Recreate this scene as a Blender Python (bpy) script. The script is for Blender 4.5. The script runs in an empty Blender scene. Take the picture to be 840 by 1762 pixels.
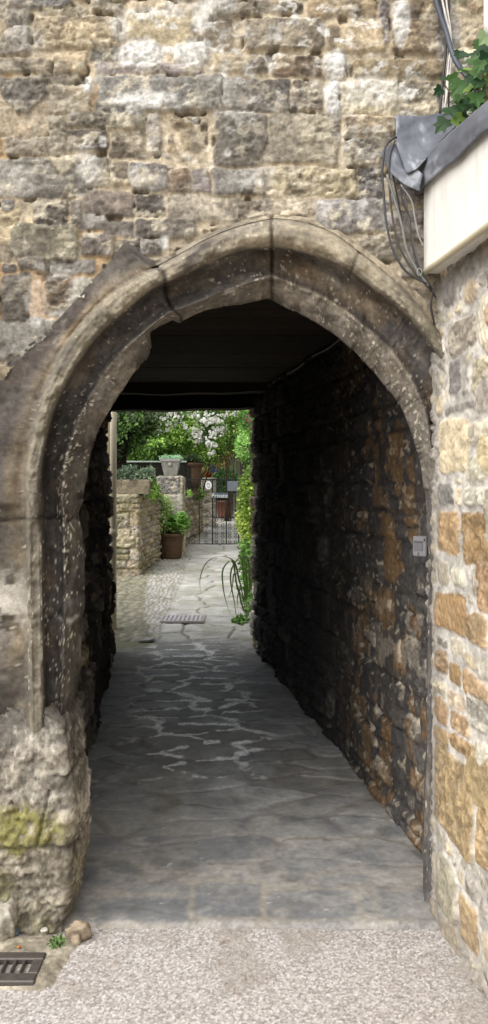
import bpy, math, random
import numpy as np
from mathutils import Vector, Matrix
random.seed(7); RNG = np.random.default_rng(7)
SC = bpy.context.scene; COL = SC.collection
F = 1370.0; HX = 420.0; HY = 830.0; EYE = 1.6

def W(u, v, Y): return np.array([(u-HX)/F*Y, Y, EYE+(HY-v)/F*Y])
def X_(u, Y): return (u-HX)/F*Y
def Z_(v, Y): return EYE+(HY-v)/F*Y
def gz(Y): return np.clip(0.04*(np.asarray(Y, float)-8.0), 0, 0.68)
def lin(c):
    c = np.asarray(c, float)/255.0
    return np.where(c <= .04045, c/12.92, ((c+.055)/1.055)**2.4)

# ------------------------------------------------------------------ noise
def _hash(ix, iy, seed):
    h = (ix.astype(np.int64)*374761393 + iy.astype(np.int64)*668265263 + seed*1442695041) & 0xffffffff
    h = ((h ^ (h >> 13))*1274126177) & 0xffffffff
    h = ((h ^ (h >> 16))*2246822519) & 0xffffffff
    return ((h ^ (h >> 15)) & 0xffffff)/float(0xffffff)
def vn(x, y, seed=0):
    ix = np.floor(x); iy = np.floor(y); fx = x-ix; fy = y-iy
    fx = fx*fx*fx*(fx*(fx*6-15)+10); fy = fy*fy*fy*(fy*(fy*6-15)+10)
    ix = ix.astype(np.int64); iy = iy.astype(np.int64)
    a = _hash(ix, iy, seed); b = _hash(ix+1, iy, seed); c = _hash(ix, iy+1, seed); d = _hash(ix+1, iy+1, seed)
    return (a+(b-a)*fx)*(1-fy)+(c+(d-c)*fx)*fy
def fbm(x, y, o=4, seed=0, g=.5):
    s = 0; a = 1; t = 0
    for i in range(o):
        s = s+a*vn(x*2**i+17.3*i, y*2**i-9.1*i, seed+i*13); t += a; a *= g
    return s/t
def sst(a, b, x):
    t = np.clip((x-a)/(b-a), 0, 1); return t*t*(3-2*t)
def worley(x, y, seed=0, jit=.9):
    ix = np.floor(x).astype(np.int64); iy = np.floor(y).astype(np.int64)
    P = []
    for dx in (-1, 0, 1):
        for dy in (-1, 0, 1):
            cx = ix+dx; cy = iy+dy
            px = cx+.5+jit*(_hash(cx, cy, seed)-.5); py = cy+.5+jit*(_hash(cx, cy, seed+7)-.5)
            P.append((px, py, (px-x)**2+(py-y)**2, _hash(cx, cy, seed+3)))
    D = np.stack([p[2] for p in P]); k = D.argmin(0)
    PX = np.stack([p[0] for p in P]); PY = np.stack([p[1] for p in P]); ID = np.stack([p[3] for p in P])
    g = lambda A: np.take_along_axis(A, k[None], 0)[0]
    bx, by, bid = g(PX), g(PY), g(ID)
    e = np.full(x.shape, 9.0)
    for j in range(9):
        ox, oy = PX[j]-bx, PY[j]-by; L = np.sqrt(ox*ox+oy*oy)
        ok = L > 1e-6
        dd = ((bx+PX[j])/2-x)*ox+((by+PY[j])/2-y)*oy
        e = np.where(ok, np.minimum(e, dd/np.maximum(L, 1e-6)), e)
    return e, bid, bx-x, by-y

# ------------------------------------------------------------------ objects
def woff(o):
    v = Vector((0, 0, 0))
    while o is not None: v += o.location; o = o.parent
    return np.array(v)
def tag(o, label=None, cat=None, group=None, kind=None):
    if label: o['label'] = label
    if cat: o['category'] = cat
    if group: o['group'] = group
    if kind: o['kind'] = kind
    return o
def empty(name, loc, label, cat, group=None):
    o = bpy.data.objects.new(name, None); COL.objects.link(o); o.location = [float(a) for a in loc]; o.empty_display_size = .1
    return tag(o, label, cat, group)
def raw_mesh(name, V, Fs, col=None, smooth=True):
    me = bpy.data.meshes.new(name)
    V = np.asarray(V, np.float32); Fs = [np.asarray(f, np.int32) for f in (Fs if isinstance(Fs, list) else [Fs]) if len(f)]
    me.vertices.add(len(V)); me.vertices.foreach_set('co', V.ravel())
    nl = sum(f.size for f in Fs); npoly = sum(len(f) for f in Fs)
    me.loops.add(nl); me.polygons.add(npoly)
    me.loops.foreach_set('vertex_index', np.concatenate([f.ravel() for f in Fs]))
    tot = np.concatenate([np.full(len(f), f.shape[1], np.int32) for f in Fs])
    me.polygons.foreach_set('loop_start', np.concatenate([[0], np.cumsum(tot)[:-1]]).astype(np.int32))
    me.polygons.foreach_set('loop_total', tot)
    me.polygons.foreach_set('use_smooth', np.full(npoly, smooth, bool))
    me.update(calc_edges=True); me.validate()
    if col is not None:
        a = me.color_attributes.new('col', 'FLOAT_COLOR', 'POINT')
        c = np.ones((len(V), 4), np.float32); c[:, :3] = np.clip(np.broadcast_to(col, (len(V), 3)), 0.002, .95)
        a.data.foreach_set('color', c.ravel())
    return me
def mk(name, V, Fs, mat, parent=None, col=None, smooth=True, world=True, label=None, cat=None, group=None, kind=None):
    V = np.asarray(V, float).reshape(-1, 3)
    if world and parent is not None: V = V-woff(parent)
    loc = None
    if parent is None and world and kind != 'structure':
        loc = np.array([(V[:, 0].min()+V[:, 0].max())/2, (V[:, 1].min()+V[:, 1].max())/2, V[:, 2].min()]); V = V-loc
    me = raw_mesh(name, V, Fs, col, smooth); me.materials.append(mat)
    o = bpy.data.objects.new(name, me); COL.objects.link(o); o.parent = parent
    if loc is not None: o.location = loc
    return tag(o, label, cat, group, kind)
def gridF(ny, nx, keep=None, off=0):
    i = np.arange(ny*nx).reshape(ny, nx)
    f = np.stack([i[:-1, :-1], i[:-1, 1:], i[1:, 1:], i[1:, :-1]], -1)
    if keep is not None: f = f[keep]
    return f.reshape(-1, 4)+off
class MB:
    def __init__(s): s.V = []; s.F = {}; s.C = []; s.n = 0
    def add(s, V, Fl, col=(.5, .5, .5)):
        V = np.asarray(V, float); s.V.append(V); s.C.append(np.broadcast_to(np.asarray(col, float), (len(V), 3)))
        for f in Fl: s.F.setdefault(len(f), []).append([i+s.n for i in f])
        s.n += len(V); return s
    def box(s, a, b, col=(.5, .5, .5), bev=0.0):
        a = np.array(a, float); b = np.array(b, float); lo = np.minimum(a, b); hi = np.maximum(a, b)
        bev = min(bev, .45*(hi-lo).min())
        if bev <= 0:
            V = [(x, y, z) for x in (lo[0], hi[0]) for y in (lo[1], hi[1]) for z in (lo[2], hi[2])]
            return s.add(V, [(0, 1, 3, 2), (4, 6, 7, 5), (0, 4, 5, 1), (2, 3, 7, 6), (0, 2, 6, 4), (1, 5, 7, 3)], col)
        V = []; idx = {}
        for sx in (0, 1):
            for sy in (0, 1):
                for sz in (0, 1):
                    c = np.array([(lo, hi)[sx][0], (lo, hi)[sy][1], (lo, hi)[sz][2]]); d = np.array([1-2*sx, 1-2*sy, 1-2*sz])*bev
                    for ax in range(3):
                        p = c+d; p[ax] = c[ax]; idx[(sx, sy, sz, ax)] = len(V); V.append(p)
        Fl = []
        g = lambda t, ax: idx[(t[0], t[1], t[2], ax)]
        for ax in range(3):
            o1, o2 = [(1, 2), (0, 2), (0, 1)][ax]
            for s0 in (0, 1):
                q = []
                for (p, r) in ((0, 0), (1, 0), (1, 1), (0, 1)):
                    t = [0, 0, 0]; t[ax] = s0; t[o1] = p; t[o2] = r; q.append(g(t, ax))
                Fl.append(q)
            for p in (0, 1):
                for r in (0, 1):
                    t0 = [0, 0, 0]; t0[o1] = p; t0[o2] = r; t1 = list(t0); t1[ax] = 1
                    Fl.append([g(t0, o1), g(t1, o1), g(t1, o2), g(t0, o2)])
        for k in range(8):
            t = [(k >> 2) & 1, (k >> 1) & 1, k & 1]; Fl.append([g(t, 0), g(t, 1), g(t, 2)])
        return s.add(V, Fl, col)
    def tube(s, pts, r, n=8, col=(.5, .5, .5), cap=True):
        P = np.asarray(pts, float); m = len(P); R = np.broadcast_to(np.asarray(r, float), (m,))
        T = np.gradient(P, axis=0); T /= np.linalg.norm(T, axis=1)[:, None]+1e-9
        up = np.array([0, 0, 1.0]) if abs(T[0][2]) < .9 else np.array([0, 1.0, 0])
        a = np.cross(T[0], up); a /= np.linalg.norm(a); V = []
        for i in range(m):
            a = a-T[i]*np.dot(a, T[i]); a /= np.linalg.norm(a)+1e-9; b = np.cross(T[i], a)
            for k in range(n):
                t = 2*math.pi*k/n; V.append(P[i]+R[i]*(math.cos(t)*a+math.sin(t)*b))
        Fl = [(i*n+k, i*n+(k+1) % n, (i+1)*n+(k+1) % n, (i+1)*n+k) for i in range(m-1) for k in range(n)]
        if cap: Fl += [tuple(range(n))[::-1], tuple((m-1)*n+k for k in range(n))]
        return s.add(V, Fl, col)
    def lathe(s, prof, c, n=28, col=(.5, .5, .5), wob=0):
        V = []; m = len(prof)
        for i, (r, z) in enumerate(prof):
            for k in range(n):
                t = 2*math.pi*k/n; rr = r*(1+wob*math.sin(3*t+i)); V.append((c[0]+rr*math.cos(t), c[1]+rr*math.sin(t), c[2]+z))
        Fl = [(i*n+k, i*n+(k+1) % n, (i+1)*n+(k+1) % n, (i+1)*n+k) for i in range(m-1) for k in range(n)]
        Fl += [tuple(range(n))[::-1], tuple((m-1)*n+k for k in range(n))]
        return s.add(V, Fl, col)
    def build(s, name, mat, parent=None, smooth=False, **k):
        return mk(name, np.concatenate(s.V), [np.array(f) for f in s.F.values()], mat, parent, np.concatenate(s.C), smooth, **k)
def spline(pts, n=24):
    P = np.asarray(pts, float); t = np.r_[0, np.cumsum(np.linalg.norm(np.diff(P, axis=0), axis=1))]
    m = np.gradient(P, t, axis=0) if len(P) > 2 else np.repeat((P[1:]-P[:1])/t[-1], 2, 0)
    out = []
    for q in np.linspace(0, t[-1], n):
        i = min(np.searchsorted(t, q, 'right')-1, len(P)-2); h = t[i+1]-t[i]; x = (q-t[i])/h
        out.append((2*x**3-3*x**2+1)*P[i]+(x**3-2*x**2+x)*h*m[i]+(-2*x**3+3*x**2)*P[i+1]+(x**3-x**2)*h*m[i+1])
    return np.array(out)

# ------------------------------------------------------------------ materials
def mat_base(name):
    m = bpy.data.materials.new(name); m.use_nodes = True; nt = m.node_tree
    return m, nt, nt.nodes['Principled BSDF'], nt.nodes, nt.links
def stone_mat(name, rough=.9, mott=.45, scale=60, bump=.35, bdist=.004, spec=.25, rvar=0.0):
    m, nt, B, N, L = mat_base(name)
    a = N.new('ShaderNodeAttribute'); a.attribute_name = 'col'; a.attribute_type = 'GEOMETRY'
    tc = N.new('ShaderNodeTexCoord')
    n1 = N.new('ShaderNodeTexNoise'); n1.inputs['Scale'].default_value = scale; n1.inputs['Detail'].default_value = 8; n1.inputs['Roughness'].default_value = .68
    n2 = N.new('ShaderNodeTexNoise'); n2.inputs['Scale'].default_value = scale*3.1; n2.inputs['Detail'].default_value = 6; n2.inputs['Roughness'].default_value = .7
    L.new(tc.outputs['Object'], n1.inputs['Vector']); L.new(tc.outputs['Object'], n2.inputs['Vector'])
    r = N.new('ShaderNodeMapRange'); r.inputs['From Min'].default_value = .32; r.inputs['From Max'].default_value = .68
    r.inputs['To Min'].default_value = 1-mott; r.inputs['To Max'].default_value = 1+mott
    L.new(n1.outputs['Fac'], r.inputs['Value'])
    mx = N.new('ShaderNodeVectorMath'); mx.operation = 'SCALE'
    L.new(a.outputs['Color'], mx.inputs[0]); L.new(r.outputs['Result'], mx.inputs['Scale'])
    L.new(mx.outputs['Vector'], B.inputs['Base Color'])
    ad = N.new('ShaderNodeMath'); ad.operation = 'ADD'; L.new(n1.outputs['Fac'], ad.inputs[0]); L.new(n2.outputs['Fac'], ad.inputs[1])
    bp = N.new('ShaderNodeBump'); bp.inputs['Strength'].default_value = bump; bp.inputs['Distance'].default_value = bdist*4
    L.new(ad.outputs[0], bp.inputs['Height']); L.new(bp.outputs['Normal'], B.inputs['Normal'])
    B.inputs['Roughness'].default_value = rough; B.inputs['Specular IOR Level'].default_value = spec
    if rvar:
        r2 = N.new('ShaderNodeMapRange'); r2.inputs['From Min'].default_value = .35; r2.inputs['From Max'].default_value = .65
        r2.inputs['To Min'].default_value = rough-rvar; r2.inputs['To Max'].default_value = rough+rvar
        L.new(n1.outputs['Fac'], r2.inputs['Value']); L.new(r2.outputs['Result'], B.inputs['Roughness'])
    return m
def leaf_mat(name, trans=.35, rough=.5):
    m, nt, B, N, L = mat_base(name)
    a = N.new('ShaderNodeAttribute'); a.attribute_name = 'col'
    n1 = N.new('ShaderNodeTexNoise'); n1.inputs['Scale'].default_value = 30
    tc = N.new('ShaderNodeTexCoord'); L.new(tc.outputs['Object'], n1.inputs['Vector'])
    r = N.new('ShaderNodeMapRange'); r.inputs['To Min'].default_value = .75; r.inputs['To Max'].default_value = 1.25; L.new(n1.outputs['Fac'], r.inputs['Value'])
    mx = N.new('ShaderNodeVectorMath'); mx.operation = 'SCALE'; L.new(a.outputs['Color'], mx.inputs[0]); L.new(r.outputs['Result'], mx.inputs['Scale'])
    L.new(mx.outputs['Vector'], B.inputs['Base Color']); B.inputs['Roughness'].default_value = rough; B.inputs['Specular IOR Level'].default_value = .35
    t = N.new('ShaderNodeBsdfTranslucent'); L.new(mx.outputs['Vector'], t.inputs['Color'])
    ms = N.new('ShaderNodeMixShader'); ms.inputs[0].default_value = trans
    L.new(B.outputs[0], ms.inputs[1]); L.new(t.outputs[0], ms.inputs[2]); L.new(ms.outputs[0], N['Material Output'].inputs['Surface'])
    return m
def metal_like(name, rough=.45, metal=0.0, mott=.2, scale=25, bump=.1):
    m = stone_mat(name, rough=rough, mott=mott, scale=scale, bump=bump, bdist=.001, spec=.5, rvar=.1)
    m.node_tree.nodes['Principled BSDF'].inputs['Metallic'].default_value = metal; return m
M_STONE = stone_mat('weathered_limestone', mott=.42, scale=45, bump=.4)
M_RENDERED = stone_mat('lime_pointed_stone', mott=.24, scale=50, bump=.16)
M_CARVED = stone_mat('carved_stone', mott=.30, scale=55, bump=.3)
M_FLAG = stone_mat('flagstone', rough=.56, mott=.22, scale=40, bump=.16, spec=.35, rvar=.12)
M_FLOOR = stone_mat('passage_flagstone', rough=.56, mott=.22, scale=40, bump=.16, spec=.5, rvar=.12)
def _worn(m):
    nt = m.node_tree; N = nt.nodes; L = nt.links; B = N['Principled BSDF']; bw = N.new('ShaderNodeRGBToBW'); a = [n for n in N if n.type == 'ATTRIBUTE'][0]; L.new(a.outputs['Color'], bw.inputs[0])
    r = N.new('ShaderNodeMapRange'); r.inputs['From Min'].default_value = .35; r.inputs['From Max'].default_value = .7; r.inputs['To Min'].default_value = 0; r.inputs['To Max'].default_value = -.32; L.new(bw.outputs[0], r.inputs['Value'])
    ad = N.new('ShaderNodeMath'); ad.operation = 'ADD'; L.new(B.inputs['Roughness'].links[0].from_socket, ad.inputs[0]); L.new(r.outputs[0], ad.inputs[1]); L.new(ad.outputs[0], B.inputs['Roughness'])
_worn(M_FLOOR)
M_GRAVEL = stone_mat('gravel', mott=.3, scale=260, bump=.25)
M_WOOD = stone_mat('old_timber', rough=.85, mott=.5, scale=18, bump=.3)
M_PAINT = metal_like('cream_paint', rough=.4, mott=.05, scale=8, bump=.03)
M_LEAD = metal_like('lead_sheet', rough=.62, metal=.15, mott=.28, scale=14, bump=.12)
M_IRON = metal_like('wrought_iron', rough=.5, metal=.3, mott=.25, scale=60, bump=.1)
M_CABLE = metal_like('cable_sheath', rough=.45, mott=.2, scale=40, bump=.05)
M_CLAY = stone_mat('terracotta', rough=.85, mott=.3, scale=14, bump=.15)
M_SIGN = metal_like('sign_face', rough=.45, mott=.08, scale=20, bump=.02)
M_LEAF = leaf_mat('leaf')
M_PETAL = leaf_mat('petal', trans=.3, rough=.6)
M_BARK = stone_mat('bark', mott=.4, scale=30, bump=.5)
def fascia_mat():
    m = metal_like('weathered_white_paint', rough=.45, mott=.05, scale=8, bump=.04); nt = m.node_tree; N = nt.nodes; L = nt.links; B = N['Principled BSDF']
    src = B.inputs['Base Color'].links[0].from_socket; tc = N.new('ShaderNodeTexCoord'); mp = N.new('ShaderNodeMapping'); mp.inputs['Scale'].default_value = (14, 14, 1.2); L.new(tc.outputs['Object'], mp.inputs['Vector'])
    n = N.new('ShaderNodeTexNoise'); n.inputs['Scale'].default_value = 2.2; n.inputs['Detail'].default_value = 7; L.new(mp.outputs[0], n.inputs['Vector'])
    r = N.new('ShaderNodeMapRange'); r.inputs['From Min'].default_value = .5; r.inputs['From Max'].default_value = .72; r.inputs['To Max'].default_value = .22; L.new(n.outputs['Fac'], r.inputs['Value'])
    mx = N.new('ShaderNodeMixRGB'); mx.inputs[2].default_value = (.42, .36, .26, 1); L.new(r.outputs[0], mx.inputs[0]); L.new(src, mx.inputs[1]); L.new(mx.outputs[0], B.inputs['Base Color']); return m
M_FASCIA = fascia_mat()
def glass_mat():
    m, nt, B, N, L = mat_base('window_glass'); n = N.new('ShaderNodeTexNoise'); n.inputs['Scale'].default_value = 3
    r = N.new('ShaderNodeValToRGB'); r.color_ramp.elements[0].color = (.10, .13, .13, 1); r.color_ramp.elements[1].color = (.25, .3, .3, 1)
    L.new(n.outputs['Fac'], r.inputs[0]); L.new(r.outputs[0], B.inputs['Base Color']); B.inputs['Roughness'].default_value = .08; return m
M_GLASS = glass_mat()

# ------------------------------------------------------------------ masonry field
PAL = dict(q=(190, 138, 76), t=(184, 168, 142), b=(158, 142, 118), g=(154, 148, 140), d=(116, 109, 102), o=(176, 148, 110), p=(202, 194, 176), c=(202, 188, 162), s=(178, 168, 148), k=(76, 70, 64))
def rows(a0, a1, b0, b1, hmin, hmax, wmin, wmax, pal, seed, joint=.012):
    r = random.Random(seed); out = []; b = b0
    while b < b1:
        h = r.uniform(hmin, hmax); a = a0-r.uniform(0, wmax)
        while a < a1:
            w = r.uniform(wmin, wmax)*(.7+.6*h/hmax)
            if r.random() < .22 and h > 1.3*hmin:
                f = r.uniform(.4, .6)
                out.append((a+joint/2, b+joint/2, a+w-joint/2, b+h*f-joint/2, r.choice(pal))); out.append((a+joint/2, b+h*f+joint/2, a+w-joint/2, b+h-joint/2, r.choice(pal)))
            else:
                j = r.uniform(-.012, .012); out.append((a+joint/2, b+joint/2+j, a+w-joint/2, b+h-joint/2+j, r.choice(pal)))
            a += w
        b += h
    return out
def masonry(A, B, stones, seed, mortar=(178, 160, 128), rough=.012, protr=.012, depth=.014, warp=.014, edge=.011, pits=.5, crust=.5, pale=.5, rnd=.02, filler='tgb', dome=.010, cvar=.16):
    r = random.Random(seed)
    wa = A+warp*2*(fbm(A*9, B*9, 3, seed+1)-.5)+warp*.8*(fbm(A*34, B*34, 2, seed+2)-.5)
    wb = B+warp*2*(fbm(A*9, B*9, 3, seed+3)-.5)+warp*.8*(fbm(A*34, B*34, 2, seed+4)-.5)
    sd = np.full(A.shape, 1.0); base = np.zeros(A.shape+(3,)); off = np.zeros(A.shape); dk = np.zeros(A.shape)
    a1d = A[0]; b1d = B[:, 0]
    for st in stones:
        a0, b0, a1, b1, ck = st[:5]
        if a0 > a1: a0, a1 = a1, a0
        if b0 > b1: b0, b1 = b1, b0
        m = .05
        ia = np.nonzero((a1d > a0-m) & (a1d < a1+m))[0]; ib = np.nonzero((b1d > b0-m) & (b1d < b1+m))[0]
        if len(ia) == 0 or len(ib) == 0: continue
        sl = np.s_[ib[0]:ib[-1]+1, ia[0]:ia[-1]+1]
        ca, cb = (a0+a1)/2, (b0+b1)/2; ha, hb = (a1-a0)/2, (b1-b0)/2
        rot = r.uniform(-.05, .05); tp = r.uniform(-.12, .12)
        xa = wa[sl]-ca; xb = wb[sl]-cb
        ya = xa+rot*xb; yb = xb-rot*xa*.6
        yb = yb*(1+tp*ya/max(ha, .01)*.5)
        rr = min(rnd*r.uniform(.7, 1.6), .8*min(ha, hb))
        qa = np.abs(ya)-ha+rr; qb = np.abs(yb)-hb+rr
        s = np.hypot(np.maximum(qa, 0), np.maximum(qb, 0))+np.minimum(np.maximum(qa, qb), 0)-rr
        up = s < sd[sl]
        c = np.array(PAL[ck] if isinstance(ck, str) else ck, float)*(1+r.uniform(-cvar, cvar))+np.array([r.uniform(-4, 3), 0, r.uniform(-3, 5)])
        o = r.uniform(-1, 1)*protr+(xa*r.uniform(-.05, .05)+xb*r.uniform(-.06, .06))
        sd[sl] = np.where(up, s, sd[sl]); off[sl] = np.where(up, o, off[sl]); base[sl] = np.where(up[..., None], lin(np.clip(c, 8, 250)), base[sl])
        dk[sl] = np.where(up, r.random(), dk[sl])
    # small filler rubble where no stone was listed
    e, cid, _, _ = worley(wa/.085, wb/.06, seed+50); e = e*.06
    fs = .008-e
    use = (sd > .026)
    fsd = np.where(use, np.maximum(fs, .026-sd), 1.0)
    up = fsd < np.where(use, sd, -1)
    fl = np.array([lin(PAL[c]) for c in filler])
    sd2 = np.where(up, fsd, sd); base = np.where(up[..., None], fl[(cid*len(filler)*.999).astype(int)]*(.7+.6*cid[..., None]), base)
    off = np.where(up, (cid-.6)*.012, off); dk = np.where(up, cid, dk)
    sd = sd2
    t = sst(edge, -edge, sd)
    n1 = fbm(A*22, B*22, 5, seed+5, .55); n2 = fbm(A*60, B*60, 3, seed+6)
    ridg = 1-np.abs(2*fbm(A*14+3*n1, B*24, 4, seed+7)-1)
    flk = sst(.49, .53, fbm(A*26+1.5*n1, B*40, 4, seed+14, .6)); flk2 = sst(.5, .55, fbm(A*60, B*80, 3, seed+15, .6))
    rk = .35+1.1*dk; tool = sst(.34, .22, dk)*np.sin((A*.85+B*.5)*290+9*n1+40*dk)
    hs = off+.0016*tool+dome*np.minimum(np.maximum(-sd, 0), .022)/.022+rk*(rough*1.5*(n1-.5)+rough*.9*(ridg-.8)+rough*.8*(n2-.5)+rough*.45*flk+rough*.16*flk2)
    hm = -depth+.010*(fbm(A*30, B*30, 4, seed+8)-.5)
    h = hm*(1-t)+hs*t
    pit = sst(.68, .73, fbm(A*19, B*19, 2, seed+9))*sst(.012, .0, np.abs(sd-.004))*pits
    h = h-.038*pit
    # colour
    cs = base*(.62+.76*n1)[..., None]*(1+(.30*flk-.18+.16*flk2-.06)*(.4+dk)+.10*tool*fbm(A*12, B*12, 3, seed+16))[..., None]
    cr = sst(.50, .64, fbm(A*7, B*9, 5, seed+10, .6)+.16*(dk-.5))*crust
    cs = cs*(1-cr[..., None])+lin((86, 79, 72))*(.6+.8*n2)[..., None]*cr[..., None]
    pl = sst(.56, .66, fbm(A*16, B*26, 5, seed+11, .65)+.10*(dk-.5))*pale
    cs = cs*(1-pl[..., None])+lin((216, 206, 184))*(.8+.4*n2)[..., None]*pl[..., None]
    cm = lin(mortar)*(.65+.7*fbm(A*26, B*26, 4, seed+12))[..., None]
    col = cm*(1-t[..., None])+cs*t[..., None]
    col = col*(1-.75*pit[..., None])
    return h, col, sd, t

def roundpath(pts, r, ds):
    """dense 2-D path with rounded corners -> positions, right-hand normals, arc length"""
    P = [np.array(p, float) for p in pts]; Q = [P[0]]
    for i in range(1, len(P)-1):
        a = P[i-1]-P[i]; b = P[i+1]-P[i]; a /= np.linalg.norm(a); b /= np.linalg.norm(b)
        p0 = P[i]+a*r; p1 = P[i]+b*r
        for t in np.linspace(0, 1, 7): Q.append((1-t)**2*p0+2*t*(1-t)*P[i]+t*t*p1)
    Q.append(P[-1]); Q = np.array(Q)
    s = np.r_[0, np.cumsum(np.linalg.norm(np.diff(Q, axis=0), axis=1))]
    keep = np.r_[True, np.diff(s) > 1e-7]; Q = Q[keep]; s = s[keep]
    if callable(ds):
        S = [0.0]
        while S[-1] < s[-1]:
            x = np.interp(S[-1], s, Q[:, 0]); y = np.interp(S[-1], s, Q[:, 1]); S.append(S[-1]+ds(x, y))
        S[-1] = s[-1]; S = np.array(S)
    else: S = np.linspace(0, s[-1], int(s[-1]/ds)+2)
    pos = np.stack([np.interp(S, s, Q[:, 0]), np.interp(S, s, Q[:, 1])], 1)
    T = np.stack([np.interp(S+.008, s, Q[:, 0])-np.interp(S-.008, s, Q[:, 0]), np.interp(S+.008, s, Q[:, 1])-np.interp(S-.008, s, Q[:, 1])], 1)
    T /= np.linalg.norm(T, axis=1)[:, None]
    return pos, np.stack([T[:, 1], -T[:, 0]], 1), S
def pathwall(name, pts, r, z0, z1, ds, dz, stonefn, mat, parent=None, thick=0, post=None, lean=0, zb=None, mk_kw={}, **mkw):
    pos, nor, S = roundpath(pts, r, ds)
    zz = dz if isinstance(dz, np.ndarray) else np.linspace(z0, z1, int((z1-z0)/dz)+2)
    A, B = np.meshgrid(S, zz)
    h, col, sd, t = masonry(A, B, stonefn(S[-1]), **mkw)
    if post is not None: h, col = post(A, B, h, col, sd, t, pos)
    if thick:
        ed = sst(0, .03, zz[-1]-B); h = h*(.3+.7*ed)-.02*(1-ed)
    P = np.zeros(A.shape+(3,))
    P[..., 0] = pos[None, :, 0]+nor[None, :, 0]*h+lean*B
    P[..., 1] = pos[None, :, 1]+nor[None, :, 1]*h
    P[..., 2] = B+(0 if zb is None else zb(pos)[None, :]*(1-(B-z0)/(z1-z0)))
    ny, nx = A.shape; V = P.reshape(-1, 3); Fs = gridF(ny, nx); C = col.reshape(-1, 3)
    if thick:
        k = 8; top = []; ct = []
        for j in range(1, k+1):
            q = P[-1].copy(); d = thick*j/k
            q[:, 0] -= nor[:, 0]*d; q[:, 1] -= nor[:, 1]*d; q[:, 2] += .012*(fbm(S*15, S*0+j*.9, 3, 5)-.5)+.012*math.sin(math.pi*j/k); top.append(q)
            n = fbm(S*12, S*0+j*.7, 3, 9)[:, None]; ct.append(col[-1]*.5+lin((96, 96, 60))*n)
        off = len(V); V = np.concatenate([V]+top); C = np.concatenate([C]+ct)
        i0 = np.r_[np.arange((ny-1)*nx, ny*nx), np.arange(off, off+k*nx)].reshape(k+1, nx)
        f = np.stack([i0[:-1, :-1], i0[:-1, 1:], i0[1:, 1:], i0[1:, :-1]], -1).reshape(-1, 4); Fs = np.concatenate([Fs, f])
    return mk(name, V, Fs, mat, parent, C, **mk_kw)

# ------------------------------------------------------------------ the building with the passage
D0 = 2.9
bld = empty('stone_building', (0, D0, 0), 'old rubble stone building pierced by a carved pointed archway and covered passage', 'building')
S1 = """0,10,105,90,g 0,92,108,185,g 130,15,300,52,t 115,57,408,170,t 312,0,420,40,p 430,0,690,38,c 432,42,688,140,t 702,68,808,170,b 732,0,900,60,c
312,152,410,220,g 418,150,560,222,p 600,145,722,212,p 0,197,180,250,t 185,182,300,255,t 140,247,280,290,s 0,262,165,455,d 162,292,310,395,t
328,215,700,258,g 330,262,770,384,g 780,268,900,382,g 732,190,900,250,t 320,347,490,400,g 167,400,228,478,s 230,388,500,440,s 226,444,368,520,g 376,444,500,548,s 502,388,550,530,g
15,467,220,538,s 10,544,165,580,g 0,592,70,672,t 62,588,155,675,g 160,538,268,680,s 290,538,372,652,p 376,562,440,640,c 442,562,575,655,g 577,572,655,665,b 658,578,725,662,g 732,582,900,670,g
0,684,52,750,g 112,686,235,775,d 240,690,285,780,g 290,662,460,745,d 464,662,565,745,g 572,668,830,765,s 0,765,272,900,s 272,740,365,795,g 357,758,460,810,g 462,752,672,820,g 280,802,390,880,g 392,822,490,890,d 482,822,560,880,g
0,905,55,940,d 62,890,160,938,d 165,892,330,938,g 0,945,105,1118,d 155,950,252,1080,q 255,950,330,1040,p 0,1122,110,1192,d 115,1132,165,1166,g 10,1192,85,1262,d 90,1195,170,1240,g -60,1265,70,1330,d"""
S2 = """0,0,200,45,b 215,0,462,60,b 466,0,500,150,g 508,0,690,185,b 702,0,745,140,p 762,0,836,150,b 838,0,980,180,t 5,62,272,170,t 285,77,490,180,t 0,192,85,250,b 96,187,270,262,b 278,190,352,270,p 376,207,686,264,b
700,160,850,270,c 700,280,850,400,c 0,272,158,386,d 162,277,270,386,s 282,274,330,392,p 334,282,530,392,c 532,277,672,395,c 550,140,640,0,b 560,560,700,700,g 500,590,620,700,g
-100,388,76,572,d 80,387,332,565,s 346,402,522,468,t 346,473,520,568,s -20,582,76,678,g 80,578,390,680,c 395,572,482,690,d -30,687,244,746,s 246,687,500,800,g 402,803,540,900,s 490,720,640,830,g 540,840,680,960,g"""
def px_stones(txt, u0, v0, Y):
    out = []
    for w in txt.split():
        a = w.split(','); x0, y0, x1, y1 = [float(q)/2 for q in a[:4]]
        out.append((X_(u0+x0, Y), Z_(v0+y1, Y), X_(u0+x1, Y), Z_(v0+y0, Y), a[4]))
    return out
fw = px_stones(S1, 0, 0, D0)+px_stones(S2, 420, 0, D0)
ztop = Z_(0, D0)
fw += rows(-1.9, 2.1, ztop+.004, 4.6, .09, .2, .15, .42, 'tbgsc', 3)
fw += rows(-1.9, X_(-4, D0), 0, ztop, .09, .22, .15, .42, 'tbgsd', 4)
fw = [s for s in fw]
fw += rows(.93, 2.1, 1.6, ztop, .1, .2, .18, .4, 'tbs', 5)

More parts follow.
